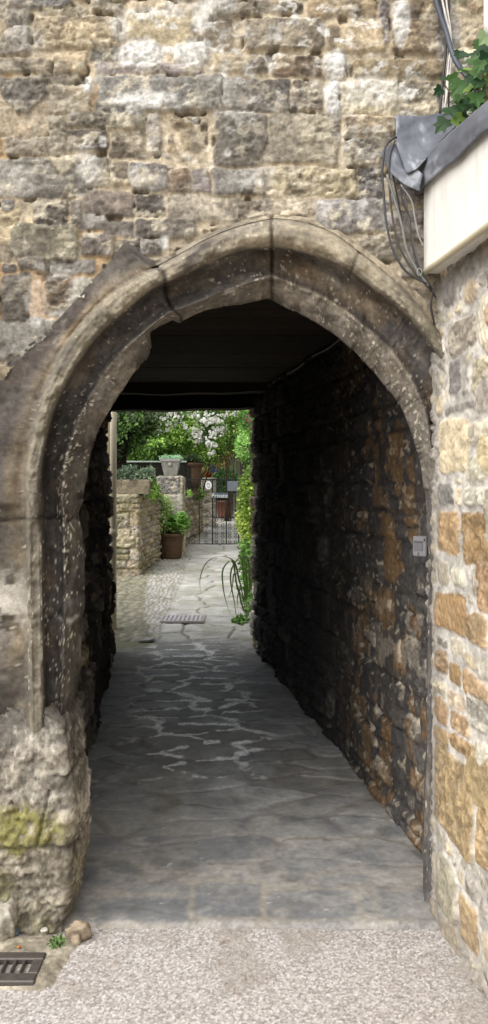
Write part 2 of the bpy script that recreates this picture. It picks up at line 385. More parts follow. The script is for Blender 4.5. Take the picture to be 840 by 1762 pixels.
# arch curves (traced along the mouldings, in the plane of the wall)
def cv(s): return np.array([[float(a) for a in w.split(',')] for w in s.split()])
C0 = cv("141,905 145,860 150,820 167,745 190,705 215,665 255,612 261,592 258,572 296,550 311,555 316,551 350,535 420,522 462,513 495,530 545,555 585,582 620,615 655,655 690,700 715,765 727,820 735,880")
C1 = cv("106,880 107,820 125,750 145,700 170,655 200,615 255,565 300,532 312,530 350,515 420,488 466,474 520,495 570,520 620,555 670,600 700,640 730,700 742,770 750,880")
C2 = cv("74,880 74,805 82,760 95,705 125,645 165,585 220,535 272,492 292,487 325,470 370,450 420,432 468,428 520,437 565,450 605,471 645,502 690,535 730,582 765,632 785,720 795,880")
C3 = cv("42,880 44,800 54,760 65,705 85,650 115,590 165,530 215,490 262,464 275,458 320,433 370,406 420,388 470,377 520,382 570,400 612,431 650,460 690,495 725,530 765,585 795,680 808,880")
C4 = cv("-60,880 -50,760 -20,690 0,650 35,605 75,575 105,545 135,512 190,450 218,412 236,430 262,450 290,440 320,423 370,397 420,379 470,369 523,373 575,391 618,422 656,450 700,486 735,520 775,575 810,680 825,880")
CEN = (435.0, 860.0)
th = np.radians(np.linspace(180, 0, 620))
def polar(C, sm):
    a = np.arctan2(CEN[1]-C[:, 1], C[:, 0]-CEN[0]); r = np.hypot(C[:, 0]-CEN[0], C[:, 1]-CEN[1])
    o = np.argsort(a); rr = np.interp(th, a[o], r[o])
    k = np.exp(-.5*(np.arange(-12, 13)/sm)**2); k /= k.sum()
    rp = np.convolve(np.pad(rr, 12, mode='edge'), k, 'valid')
    ap = np.arctan2(CEN[1]-474, 466-CEN[0]); w = np.exp(-((th-ap)/.03)**2)
    return rp*(1-w)+rr*w
RR = [polar(c, s) for c, s in ((C4, 2), (C3, 5), (C2, 4), (C1, 4), (C0, 1.0))]
arcU = np.stack([CEN[0]+r*np.cos(th) for r in RR]); arcV = np.stack([CEN[1]-r*np.sin(th) for r in RR])
vl = np.arange(1332, 861, -4.0)
jl = np.stack([np.full_like(vl, -60), np.interp(vl, [860, 1270], [43, 50]), np.interp(vl, [860, 1270], [74, 78]), np.interp(vl, [860, 1000, 1270], [106, 112, 104]),
               np.interp(vl, [860, 868, 883, 909, 960, 1046, 1060, 1114, 1151, 1200, 1240, 1332], [145, 141, 134, 141, 146, 146, 142, 140, 140, 127, 115, 108])])
vr = np.arange(864, 1612, 4.0)
jr = np.stack([np.full_like(vr, 825), np.full_like(vr, 808), np.full_like(vr, 795), np.interp(vr, [860, 960, 1600], [749, 752, 752]), np.interp(vr, [860, 960, 1300, 1480, 1600], [733, 738, 735, 728, 732])])
# blend the springing of the jambs with the arch ends
for i in range(5):
    arcU[i, :30] += np.linspace(jl[i, -1]-arcU[i, 0], 0, 30); arcU[i, -30:] += np.linspace(0, jr[i, 0]-arcU[i, -1], 30)
UU = np.concatenate([jl, arcU, jr], 1); VV = np.concatenate([np.repeat(vl[None], 5, 0), arcV, np.repeat(vr[None], 5, 0)], 1)
nL, nA, nR = len(vl), len(th), len(vr)
ss = np.concatenate([np.linspace(0, 1, 14)[:-1], np.linspace(1, 2, 22)[:-1], np.linspace(2, 3, 22)[:-1], np.linspace(3, 4, 22), np.linspace(4, 5, 16)[1:], np.linspace(5, 6, 5)[1:]])
dpt = np.interp(ss, [0, .82, .93, 1.05, 1.25, 1.5, 1.75, 1.92, 2.0, 2.1, 2.3, 2.6, 2.86, 2.97, 3.06, 3.2, 4.0, 4.12, 5.0, 6.0],
                [2.893, 2.886, 2.893, 2.868, 2.840, 2.832, 2.842, 2.866, 2.915, 2.966, 2.992, 2.998, 2.974, 2.934, 2.928, 2.95, 3.03, 3.07, 3.3, 3.3])
nS = UU.shape[1]; Ug = np.zeros((len(ss), nS)); Vg = np.zeros_like(Ug)
for k, s in enumerate(ss):
    i = min(int(min(s, 3.9999)), 3); t = min(s, 4)-i
    Ug[k] = UU[i]*(1-t)+UU[i+1]*t; Vg[k] = VV[i]*(1-t)+VV[i+1]*t
X2 = (Ug-HX)/F*2.93; Z2 = EYE+(HY-Vg)/F*2.93
arc = np.r_[0, np.cumsum(np.hypot(np.diff(X2[40]), np.diff(Z2[40])))]
SA, SS = np.meshgrid(arc, ss)
Dg = np.repeat(dpt[:, None], nS, 1)
_x = (Ug-HX)/F*Dg; _z = (HY-Vg)/F*Dg; crossm = np.cumsum(np.concatenate([np.zeros((1, nS)), np.sqrt(np.diff(_x, axis=0)**2+np.diff(_z, axis=0)**2+np.diff(Dg, axis=0)**2)]), axis=0)
n1 = fbm(SA*16, crossm*16, 5, 71, .55); n2 = fbm(SA*50, crossm*50, 3, 72); n3 = fbm(SA*5, crossm*5, 4, 73); nst = fbm(SA*5, crossm*60, 4, 78)
rough_amt = np.where(SS < 1, .014, .012)
disp = rough_amt*(n1-.5)*1.6+.007*(n2-.5)+.014*(fbm(SA*3.5, crossm*9, 3, 93)-.5)+.022*sst(850, 960, Vg)*(fbm(SA*12, crossm*14, 5, 96, .6)-.5)
# eroded arrises
for s0, am in ((3.0, .030), (4.0, .045), (2.0, .022), (1.5, .016)):
    disp += am*sst(.50, .66, fbm(SA*11, SS*.4+s0, 5, 80+int(s0*2), .6))*np.exp(-((SS-s0)/.25)**2)
disp = disp*np.where(SS > 5, 0, 1)
theta = np.concatenate([np.full(nL, math.pi), th, np.full(nR, 0.0)]); TH = np.repeat(theta[None], len(ss), 0)
joint = np.zeros_like(TH)
def jt(cond): 
    global joint; joint = np.maximum(joint, cond)
jt(np.exp(-((Ug-468)/3.0)**2)*(TH > .5)*(TH < 2.6)*(SS < 4.6))
jt(np.exp(-((np.degrees(TH)-112.3-.8*np.sin(SS*3))/.55)**2)*(SS > .8)*(SS < 4.8))
jt(.6*np.exp(-((np.degrees(TH)-66.7)/.4)**2)*(SS > .9)*(SS < 2.1))
jt(.22*np.exp(-((np.degrees(TH)-31-.5*np.sin(SS*4))/.35)**2)*(SS < 4.5)); jt(.15*np.exp(-((np.degrees(TH)-50+.6*np.sin(SS*3))/.3)**2)*(SS > 1.9)*(SS < 4.5)); jt(.2*np.exp(-((np.degrees(TH)-148-.8*np.sin(SS*3))/.35)**2)*(SS < 4.5))
leftj = np.repeat((np.arange(nS) < nL+40)[None], len(ss), 0)
wv = 5*(fbm(SA*0+SS*3, SA*0, 2, 90)-.5)
for v0, w, am in ((892, 3.0, .8), (1063, 3.5, .9)): jt(am*np.exp(-((Vg-v0-wv*2)/w)**2)*leftj)
Dg = Dg+disp+.022*joint
# the ledge where the outer band dies into the jamb
ledge = leftj*(SS < 1)*sst(1.0, .75, SS)
Dg = Dg-.028*ledge*sst(876, 866, Vg)*sst(780, 850, Vg)+.018*ledge*sst(866, 878, Vg)
stepv = TH > math.radians(112.3); Dg = Dg-.008*(stepv & (SS < 4.5) & (SS > 1) & (TH < math.radians(150)))*sst(math.radians(150), math.radians(115), TH)
jmf = sst(862, 960, Vg)*(TH > 3); Dg = Dg+jmf*.030*np.exp(-((SS-1.5)/.38)**2)-jmf*.022*np.exp(-((SS-2.5)/.4)**2)
PX = (Ug-HX)/F*Dg; PZ = EYE+(HY-Vg)/F*Dg
soff = SS > 4
i4 = int(np.argmin(np.abs(ss-4)))
wid = np.clip(SS-4, 0, 1)*.012
cx0 = X_(CEN[0], 3.0); cz0 = Z_(CEN[1], 3.0)
PX = np.where(soff, PX[i4][None]+0*PX, PX); PZ = np.where(soff, PZ[i4][None], PZ)
nrm = np.stack([PX[i4]-cx0, np.maximum(PZ[i4]-cz0, 0)]); nrm /= np.linalg.norm(nrm, axis=0)+1e-9
ex = np.where(soff, .060*np.clip(SS-4, 0, 1)+.45*np.clip(SS-5, 0, 1)+.010*(n1-.5)*(SS > 4)*(SS < 5), 0)
PX = PX+nrm[0]*ex; PZ = PZ+nrm[1]*ex
PZ = np.maximum(PZ, -.05)
# colours
def mixc(c, d, m): return c*(1-m[..., None])+np.asarray(d)*m[..., None]
cA = np.zeros(SS.shape+(3,))+lin((108, 103, 96))
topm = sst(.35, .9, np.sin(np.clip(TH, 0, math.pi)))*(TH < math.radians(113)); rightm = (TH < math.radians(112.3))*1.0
cA = mixc(cA, lin((84, 76, 70)), (SS < 1)*sst(.3, .7, n3)*1.0)
cA = mixc(cA, lin((158, 147, 128)), (SS < 1.0)*rightm*sst(math.radians(18), math.radians(42), TH))
cA = mixc(cA, lin((136, 120, 96)), sst(.55, .8, SS)*sst(1.02, .95, SS)*(1-rightm)*.8)
roll = sst(.95, 1.12, SS)*sst(2.0, 1.82, SS)
cA = mixc(cA, lin((126, 119, 104)), roll)
cA = mixc(cA, lin((156, 146, 127)), roll*rightm*sst(math.radians(50), math.radians(75), TH))
cA = mixc(cA, lin((160, 151, 131)), roll*sst(math.radians(126), math.radians(118), TH)*(1-rightm)*.7)
cA = mixc(cA, lin((92, 84, 78)), roll*sst(.48, .6, fbm(SA*7, crossm*14, 4, 75))*np.exp(-((np.degrees(TH)-102)/7)**2)*1.0)
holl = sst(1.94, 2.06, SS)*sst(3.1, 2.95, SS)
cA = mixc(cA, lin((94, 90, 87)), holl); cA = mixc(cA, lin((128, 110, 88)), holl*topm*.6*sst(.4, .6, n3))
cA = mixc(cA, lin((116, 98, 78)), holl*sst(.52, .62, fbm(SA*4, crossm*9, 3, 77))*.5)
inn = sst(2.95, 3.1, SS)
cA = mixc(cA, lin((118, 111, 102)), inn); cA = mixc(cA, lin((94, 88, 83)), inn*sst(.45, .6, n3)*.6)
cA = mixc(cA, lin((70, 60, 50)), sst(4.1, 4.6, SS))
jmb = sst(800, 930, Vg)*(TH > 2)
cA = mixc(cA, lin((90, 84, 77)), jmb*(SS < .95)*sst(.3, .5, n3)*.9); rj = sst(740, 900, Vg)*(TH < 1); cA = mixc(cA, lin((88, 86, 85)), rj*.85); cA = mixc(cA, lin((104, 99, 92)), jmb*.45*sst(.35, .6, fbm(SA*6, crossm*10, 4, 95)))
wash = sst(.46, .60, fbm(SA*6, crossm*12, 5, 91, .6)); cA = mixc(cA, lin((92, 88, 84)), wash*.55*sst(math.radians(60), math.radians(90), TH)); wash2 = sst(.52, .62, fbm(SA*9, crossm*16, 5, 92, .62)); cA = mixc(cA, lin((150, 140, 122)), wash2*.30*(SS < 4.2))
cA = cA*(1-.30*sst(math.radians(138), math.radians(165), TH)*(1-.5*roll))[..., None]; crust_shade = sst(1.9, 2.02, SS)*sst(2.45, 2.15, SS)+.8*sst(2.7, 2.85, SS)*sst(3.0, 2.95, SS); cA = mixc(cA, lin((62, 58, 56)), np.clip(crust_shade, 0, 1)*.65*sst(.3, .55, n3+.1)*(1-.85*sst(780, 900, Vg)*(TH > 2))); cA = mixc(cA, cA*.8, sst(math.radians(150), math.radians(165), TH)*(SS > 1.9))  # shade and crust painted as dark bands under hood and along hollow
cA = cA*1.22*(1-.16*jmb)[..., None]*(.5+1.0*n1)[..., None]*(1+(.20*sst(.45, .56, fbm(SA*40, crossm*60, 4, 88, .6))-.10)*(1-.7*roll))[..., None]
clus = np.exp(-((SS-3.05)/.28)**2)*sst(985, 900, Vg)*sst(620, 700, Vg)*(TH > 2.4)+1.0*np.exp(-((SS-3.6)/.35)**2)*np.exp(-((np.degrees(TH)-36)/16)**2)+.35*jmb*np.exp(-((SS-3)/.8)**2)
fn = fbm(SA*62, crossm*70, 4, 76, .6)
fl = sst(.775, .805, fn+.16*(fbm(SA*6, crossm*8, 3, 94)-.5)+.125*clus+.03*sst(2, 3, SS))*sst(.6, 1.2, SS)*sst(4.3, 3.9, SS)
fl = np.maximum(fl, jmb*(SS > .2)*sst(.775, .80, fbm(SA*60, crossm*60, 4, 86, .6)))
cA = mixc(cA, lin((206, 198, 180)), np.clip(fl, 0, 1)*.85)
cA = mixc(cA, lin((210, 205, 195)), np.clip(leftj*joint*(Vg > 1040)*(SS > 1.6)*sst(.4, .6, n1), 0, 1))
cA = mixc(cA, lin((196, 190, 178)), leftj*sst(.52, .6, fbm(SA*18, crossm*18, 4, 87))*np.exp(-(((Ug-10)/40)**2+((Vg-1040)/50)**2)))
cA = cA*(1-.6*joint[..., None]*(Vg < 1040)[..., None])
PP = np.stack([PX, Dg*np.where(SS > 5, 1, 1), PZ], -1)
iR = int(np.searchsorted(ss, 2.0)); iC0 = 0
def arch_piece(name, r0, r1, c0, c1, parent):
    sub = PP[r0:r1, c0:c1]; return mk(name, sub.reshape(-1, 3), gridF(sub.shape[0], sub.shape[1]), M_CARVED, parent, cA[r0:r1, c0:c1].reshape(-1, 3))
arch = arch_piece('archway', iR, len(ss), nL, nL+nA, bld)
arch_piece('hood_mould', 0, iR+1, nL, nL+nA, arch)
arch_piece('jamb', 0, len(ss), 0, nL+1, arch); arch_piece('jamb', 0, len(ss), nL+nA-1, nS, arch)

# front wall skin with the arch cut out of it
def axis(*seg):
    out = []
    for a, b, d in seg: out.append(np.arange(a, b-1e-6, d))
    return np.concatenate(out+[np.array([seg[-1][1]])])
ax = axis((-1.9, -.96, .010), (-.96, .95, .005), (.95, 2.1, .015)); az = axis((0, 1.6, .010), (1.6, 3.42, .005), (3.42, 4.6, .012))
A, B = np.meshgrid(ax, az)
h, col, sd, t = masonry(A, B, fw, seed=11, mortar=(198, 184, 160), rough=.0088, protr=.008, depth=.008, pits=.6, crust=.68, pale=.65, warp=.011, dome=.004, edge=.005, rnd=.010)
Upx = HX+A*F/D0; Vpx = HY-(B-EYE)*F/D0
lime = np.zeros_like(A)
for (u, v, ru, rv, k) in ((243, 92, 42, 24, 1), (330, 90, 34, 26, .95), (240, 172, 55, 14, .9), (580, 108, 20, 22, 1), (573, 165, 18, 36, 1), (152, 146, 12, 16, 1), (365, 12, 40, 18, .9), (385, 140, 9, 40, .8), (205, 48, 16, 24, .7), (345, 25, 18, 30, .8), (268, 20, 60, 9, .7), (178, 245, 7, 10, .9), (392, 265, 6, 8, .9), (335, 207, 6, 7, .9),
                          (62, 515, 15, 50, 1), (112, 545, 30, 12, .9), (130, 500, 12, 36, .8), (100, 470, 30, 10, .8), (85, 470, 40, 14, .7), (150, 285, 20, 40, .5), (282, 415, 8, 12, 1), (690, 40, 14, 40, .8), (640, 155, 60, 30, .5), (770, 60, 22, 50, .7), (440, 305, 40, 20, .4), (45, 70, 30, 22, .4)):
    d = ((Upx-u)/ru)**2+((Vpx-v)/rv)**2
    lime = np.maximum(lime, k*sst(1.25, .45, d*.6+.9*(fbm(A*20, B*20, 4, 33)-.2)))
streak = sst(.57, .64, fbm(A*22+B*7, B*34, 5, 35, .62))*sst(430, 60, Vpx)
lime = np.maximum(lime, .9*streak*sst(.38, .56, fbm(A*4, B*4, 3, 34))*sst(60, 150, Upx)*.9)
col = mixc(col, lin((238, 236, 230))*(.82+.3*fbm(A*60, B*60, 3, 36))[..., None], np.clip(lime, 0, 1)*.92)
sandy = sst(.5, .62, fbm(A*3.2, B*4, 3, 37))*(1-t)*sst(330, 120, Upx); col = mixc(col, lin((200, 160, 108)), sandy*.6)
h = h+.004*lime*(1-t)
# soot and damp staining low on the wall, above the springing
gw = sst(.44, .58, fbm(A*2.6, B*3.4, 4, 44)); col = mixc(col, lin((134, 127, 116))*(.5+1.0*fbm(A*30, B*40, 4, 45))[..., None], gw*t*.5)
soot_shade = sst(390, 560, Vpx+40*(fbm(A*8, B*8, 3, 39)-.5))*sst(420, 260, Upx)*.45
col = col*(1-soot_shade[..., None]*.6)
P = np.stack([A, D0-h, B], -1)
arcang = np.arctan2(CEN[1]-Vpx, Upx-CEN[0]); rad = np.hypot(Upx-CEN[0], Vpx-CEN[1])
r4 = np.interp(arcang.ravel(), th[::-1], RR[0][::-1]).reshape(A.shape)
inside = ((Vpx <= CEN[1]) & (rad < r4-7)) | ((Vpx > CEN[1]) & (Upx > -52) & (Upx < 818))
cin = inside[:-1, :-1] & inside[1:, :-1] & inside[:-1, 1:] & inside[1:, 1:]
mk('wall', P.reshape(-1, 3), gridF(*A.shape, keep=~cin), M_STONE, bld, col.reshape(-1, 3))

# plinth under the left jamb
zed = [(1228, 112), (1236, 118), (1250, 134), (1264, 141), (1290, 147), (1340, 152), (1385, 155), (1432, 150), (1448, 148), (1456, 153), (1485, 153), (1530, 152), (1565, 148), (1592, 142), (1610, 140)]
zv = np.array([z[0] for z in zed], float); zu = np.array([z[1] for z in zed], float)
rowsv = np.linspace(1606, 1226, 92)
pb, nb, Sb = roundpath([(-1.75, 2.835), (0, 2.835), (0, 3.14), (-.3, 3.16)], .022, .0055)
keepb = Sb > .65; pb, nb, Sb = pb[keepb], nb[keepb], Sb[keepb]
A, B = np.meshgrid(Sb, Z_(rowsv, 2.84))
n1 = fbm(A*13, B*13, 5, 101, .55); n2 = fbm(A*45, B*45, 4, 102); n3 = fbm(A*5, B*5, 4, 103)
Vr = np.repeat(rowsv[:, None], len(Sb), 1)
wob = 14*(fbm(A*7, B*3, 3, 104)-.5)
crack = np.exp(-((Vr-1337-wob-6*np.sin(A*9))/3.2)**2)*sst(1.62, 1.72, A)+np.exp(-((Vr-1455-wob*1.6)/4)**2)+.35*np.exp(-((Vr-1526-wob*3)/5)**2)
crack += .8*np.exp(-(((A-1.66-.1*(n3-.5))/.006)**2))*sst(1350, 1360, Vr)*sst(1452, 1440, Vr)+.9*np.exp(-(((A-1.28)/.007)**2))*sst(1456, 1462, Vr)
crack = np.clip(crack, 0, 1)
frac = sst(.5, .54, fbm(A*10+n1, B*12, 4, 108, .6)); rg = 1-np.abs(2*fbm(A*11, B*14, 5, 109, .58)-1)
hb = .014*(n1-.5)+.012*(n2-.5)+.024*(n3-.5)+.004*sst(.5, .53, n2)+.010*(fbm(A*90, B*90, 3, 110)-.5)-.016*crack+.012*frac+.016*(rg-.8)+.02*sst(1462, 1448, Vr)*sst(1380, 1440, Vr)-.006*sst(1460, 1600, Vr)
slope = sst(1300, 1228, Vr); hb = hb*(1-.6*slope)+.018*sst(1290, 1400, Vr)*sst(1600, 1480, Vr)
xe = X_(np.interp(rowsv, zv, zu), 3.10)-.018
PXb = pb[None, :, 0]+nb[None, :, 0]*hb*.6+xe[:, None]; PYb = pb[None, :, 1]+nb[None, :, 1]*hb+.075*slope
cb = np.zeros(A.shape+(3,))+lin((182, 174, 158)); cb = mixc(cb, lin((206, 198, 182)), sst(.47, .62, n1)*sst(1450, 1380, Vr)*sst(1300, 1340, Vr)); cb = mixc(cb, lin((98, 92, 84)), sst(.47, .60, fbm(A*8, B*8, 4, 105))*.6)
cb = mixc(cb, lin((98, 92, 84)), sst(1.72, 1.84, A)*sst(1340, 1330, Vr)*.8); cb = mixc(cb, lin((96, 94, 90)), slope*.9); cb = mixc(cb, lin((112, 106, 98)), sst(1350, 1262, Vr+30*(n1-.5))*.65)
cb = mixc(cb, lin((146, 138, 120)), sst(1450, 1470, Vr)*.7); cb = mixc(cb, lin((206, 200, 186)), .35*sst(.59, .66, fbm(A*38, B*38, 4, 111, .6))); cb = mixc(cb, lin((84, 78, 70)), .55*sst(.58, .64, fbm(A*30, B*30, 4, 112, .6))); cb = cb*(.82+.3*frac)[..., None]
Ub = HX+PXb*F/2.8
moss = sst(1.5, .4, ((Ub-30)/80)**2+((Vr-1415)/42)**2+1.6*(fbm(A*14, B*14, 4, 106)-.45)); moss = np.maximum(moss, .35*sst(.54, .64, fbm(A*10, B*10, 4, 107))*sst(1450, 1490, Vr))
cb = mixc(cb, lin((124, 120, 50)), np.clip(moss*.75, 0, 1)*sst(.3, .55, n2+.12)); cb = cb*(.7+.6*n2)[..., None]*(1-.5*crack[..., None])
mk('plinth', np.stack([PXb, PYb, B], -1).reshape(-1, 3), gridF(*A.shape), M_STONE, arch, cb.reshape(-1, 3))

# passage side walls (stone skins that turn the corner into the garden front)
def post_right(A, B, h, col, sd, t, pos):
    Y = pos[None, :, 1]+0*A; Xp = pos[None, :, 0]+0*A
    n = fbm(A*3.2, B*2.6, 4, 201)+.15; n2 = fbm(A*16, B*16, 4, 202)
    soot_shade = np.clip(.55+.45*sst(3.4, 4.6, Y), 0, 1)*sst(.36, .50, n+.25*(n2-.5));  # soot plus shade painted into the wall colour, denser further inside
    col = np.where((Y < 7.5)[..., None], mixc(col*.5, lin((84, 82, 81)), np.full(A.shape, .62)), col); c = mixc(col, lin((46, 44, 44))*(.5+1.0*n2)[..., None], np.clip(soot_shade, 0, 1)*.95*sst(7.55, 7.3, Y))
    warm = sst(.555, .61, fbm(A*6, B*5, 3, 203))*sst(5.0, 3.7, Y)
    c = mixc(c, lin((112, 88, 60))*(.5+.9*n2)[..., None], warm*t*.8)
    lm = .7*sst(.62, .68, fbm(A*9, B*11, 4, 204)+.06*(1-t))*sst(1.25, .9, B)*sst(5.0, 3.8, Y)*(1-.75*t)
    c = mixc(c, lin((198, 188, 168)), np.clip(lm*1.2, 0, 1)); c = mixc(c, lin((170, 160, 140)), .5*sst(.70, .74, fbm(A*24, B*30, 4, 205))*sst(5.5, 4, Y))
    end = sst(7.5, 7.65, Y); c = mixc(c, np.clip(col*1.5, 0, .6), end); c = c*(1.3-.55*sst(3.6, 5.4, Y)*(1-end))[..., None]  # shade painted in with depth; garden-end stones painted lighter as if lit
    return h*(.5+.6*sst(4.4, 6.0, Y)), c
ENDL, ENDR = 7.5, 7.83
tz = np.concatenate([np.arange(-.04, 2.55, .0105), [2.56]])
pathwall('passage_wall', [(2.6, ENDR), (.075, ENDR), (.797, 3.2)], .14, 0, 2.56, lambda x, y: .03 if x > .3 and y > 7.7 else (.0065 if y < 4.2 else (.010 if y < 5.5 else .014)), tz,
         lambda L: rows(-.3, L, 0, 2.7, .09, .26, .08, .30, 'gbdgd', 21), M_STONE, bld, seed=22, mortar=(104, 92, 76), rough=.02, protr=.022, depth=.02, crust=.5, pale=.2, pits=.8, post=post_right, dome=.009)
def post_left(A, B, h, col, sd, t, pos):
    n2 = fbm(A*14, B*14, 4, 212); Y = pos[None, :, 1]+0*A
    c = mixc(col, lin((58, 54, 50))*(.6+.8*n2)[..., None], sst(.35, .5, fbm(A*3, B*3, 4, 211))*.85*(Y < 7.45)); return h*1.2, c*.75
tzl = np.concatenate([np.arange(-.04, 2.55, .016), [2.56]])
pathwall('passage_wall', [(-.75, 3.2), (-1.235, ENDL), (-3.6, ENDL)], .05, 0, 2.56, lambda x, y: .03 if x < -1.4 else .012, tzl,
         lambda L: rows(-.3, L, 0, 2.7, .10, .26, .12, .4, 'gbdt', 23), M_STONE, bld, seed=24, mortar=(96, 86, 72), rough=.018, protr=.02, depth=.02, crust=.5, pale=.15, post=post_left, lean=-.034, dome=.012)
# ceiling of boards, with cross beams
mb = MB(); y = 3.18; r = random.Random(5)
while y < 7.5:
    w = r.uniform(.14, .24); dz = r.uniform(-.002, .002); mb.box((-1.6, y, 2.46+dz), (1.2, y+w-.002, 2.50+dz), lin((46, 35, 28))*r.uniform(.7, 1.3), .003); y += w
mb.box((-3.6, 3.2, 2.515), (2.6, 7.6, 2.56), lin((40, 34, 30)))
ceil = mb.build('ceiling', M_WOOD, bld)
for (y0, y1, zb, cc) in ((6.95, 7.10, 2.385, 50), (7.50, 7.72, 2.292, 30)):
    b = MB(); pts = [(-1.75, y0, zb), (1.2, y1, 2.51)]
    n = 24; xs = np.linspace(-1.75, 1.2, n); V = []
    for x in xs:
        j = .012*math.sin(x*3+y0)+.006*math.sin(x*11); V += [(x, y0, zb+j), (x, y0, 2.53), (x, y1, 2.53), (x, y1, zb+j*.7)]
    Fl = [(i*4+k, i*4+(k+1) % 4, i*4+4+(k+1) % 4, i*4+4+k) for i in range(n-1) for k in range(4)]+[(0, 1, 2, 3), ((n-1)*4+3, (n-1)*4+2, (n-1)*4+1, (n-1)*4)]
    b.add(V, Fl, lin((cc, cc*.85, cc*.7))); b.build('beam', M_WOOD, ceil)
mb = MB(); mb.box((-3.6, 7.5, 2.562), (2.6, 7.84, 2.86), lin((120, 112, 98))); mb.add([(-3.6, 3.02, 4.62), (2.6, 3.02, 4.62), (2.6, 7.85, 2.88), (-3.6, 7.85, 2.88), (-3.6, 3.02, 4.70), (2.6, 3.02, 4.70), (2.6, 7.85, 2.96), (-3.6, 7.85, 2.96)], [(0, 3, 2, 1), (4, 5, 6, 7), (0, 1, 5, 4), (2, 3, 7, 6), (1, 2, 6, 5), (3, 0, 4, 7)], lin((90, 85, 80))); mb.box((-3.6, 3.02, 2.6), (2.6, 3.3, 4.6), lin((110, 100, 88)))
mb.build('upper_wall', M_STONE, bld)

# ------------------------------------------------------------------ shop building on the right
shop = empty('shop_building', (1.2, 2.4, 0), 'low cream and orange rubble stone side building with a white painted fascia', 'building')
KX, KS = .6985, .131
def shopY(u, off=0): return (KX+off+KS*2.9)/((u-HX)/F+KS)
RW = """752,876,789,959,r 793,878,846,978,r 749,1018,799,1090,r 801,1052,838,1112,r 749,1115,770,1160,r 773,1140,793,1180,r 797,1160,842,1208,r 747,1200,770,1250,r 776,1226,808,1262,r
745,1290,816,1455,O 821,1380,843,1500,O 750,1475,786,1580,s 790,1545,821,1640,O 774,543,820,607,s 823,500,843,602,p 772,612,793,680,g 810,612,842,675,c 765,692,820,707,g 758,714,806,820,c 822,728,843,830,C 760,480,785,528,g 797,480,820,522,t
812,985,842,1030,p 752,965,772,1010,s 778,975,800,1012,p 750,1098,772,1112,g 775,1100,800,1130,p 800,1125,818,1150,c 820,1130,842,1170,p 747,1168,768,1196,c 770,1190,800,1222,c 804,1190,842,1262,p 745,1252,772,1284,r 776,1266,812,1300,r 816,1270,842,1350,p 752,830,780,870,g 800,838,842,872,p 758,1590,790,1650,s"""
PAL['r'] = (170, 143, 107); PAL['O'] = (178, 154, 119); PAL['C'] = (206, 190, 154)
rw = []
yend = 3.06
for w in RW.split():
    a = w.split(','); u0, v0, u1, v1 = [float(q) for q in a[:4]]
    Ya, Yb = shopY(u0), shopY(u1); Yc = (Ya+Yb)/2; zc = Z_((v0+v1)/2, Yc); hh = (v1-v0)/F*Yc*.44
    L = math.hypot(1, KS); rw.append(((yend-Ya)*L, zc-hh, (yend-Yb)*L, zc+hh, a[4]))
def post_shop(A, B, h, col, sd, t, pos):
    n = fbm(A*10, B*10, 4, 301)
    c = mixc(col, lin((150, 146, 140)), .5*sst(.55, .65, n)*(1-t)); 
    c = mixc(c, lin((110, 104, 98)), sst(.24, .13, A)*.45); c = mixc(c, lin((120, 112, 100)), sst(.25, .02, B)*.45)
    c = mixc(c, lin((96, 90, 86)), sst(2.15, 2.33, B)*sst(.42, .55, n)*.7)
    h = h-.03*sst(.12, .06, A)
    return h, c
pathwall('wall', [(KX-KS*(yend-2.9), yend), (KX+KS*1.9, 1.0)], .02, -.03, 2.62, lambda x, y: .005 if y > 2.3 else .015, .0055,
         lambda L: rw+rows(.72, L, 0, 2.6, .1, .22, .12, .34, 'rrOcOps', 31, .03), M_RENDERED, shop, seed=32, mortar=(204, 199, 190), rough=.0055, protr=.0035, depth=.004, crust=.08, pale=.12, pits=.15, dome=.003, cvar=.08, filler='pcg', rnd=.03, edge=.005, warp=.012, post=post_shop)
# fascia: flat board proud of the wall
fo = -.055
def fp(Y, z, off=fo): return (KX+off+KS*(2.9-Y), Y, z)
mb = MB(); V = []
for z in (2.352, 2.66):
    for (Y, o) in ((2.868, fo), (1.3, fo), (1.3, fo+.09), (2.868, fo+.09)): V.append(fp(Y, z, o))
mb.add(V, [(0, 1, 5, 4), (1, 2, 6, 5), (2, 3, 7, 6), (3, 0, 4, 7), (0, 3, 2, 1), (4, 5, 6, 7)], lin((246, 244, 238)))
fas = mb.build('fascia', M_FASCIA, shop)
mb = MB(); mb.tube([fp(Y, 2.350, fo-.006) for Y in np.linspace(2.868, 1.3, 12)], .011, 8, lin((205, 196, 170))); mb.build('bead_moulding', M_PAINT, fas, smooth=True)
mb = MB(); V = [fp(2.868, 2.664, fo-.004), fp(1.3, 2.664, fo-.004), (2.1, 1.3, 2.80), (2.1, 2.868, 2.80)]; V += [(a, b, c+.03) for a, b, c in V]
mb.add(V, [(0, 1, 2, 3), (4, 7, 6, 5), (0, 4, 5, 1), (1, 5, 6, 2), (2, 6, 7, 3), (3, 7, 4, 0)], lin((112, 116, 124))); mb.build('roof', M_LEAD, shop)
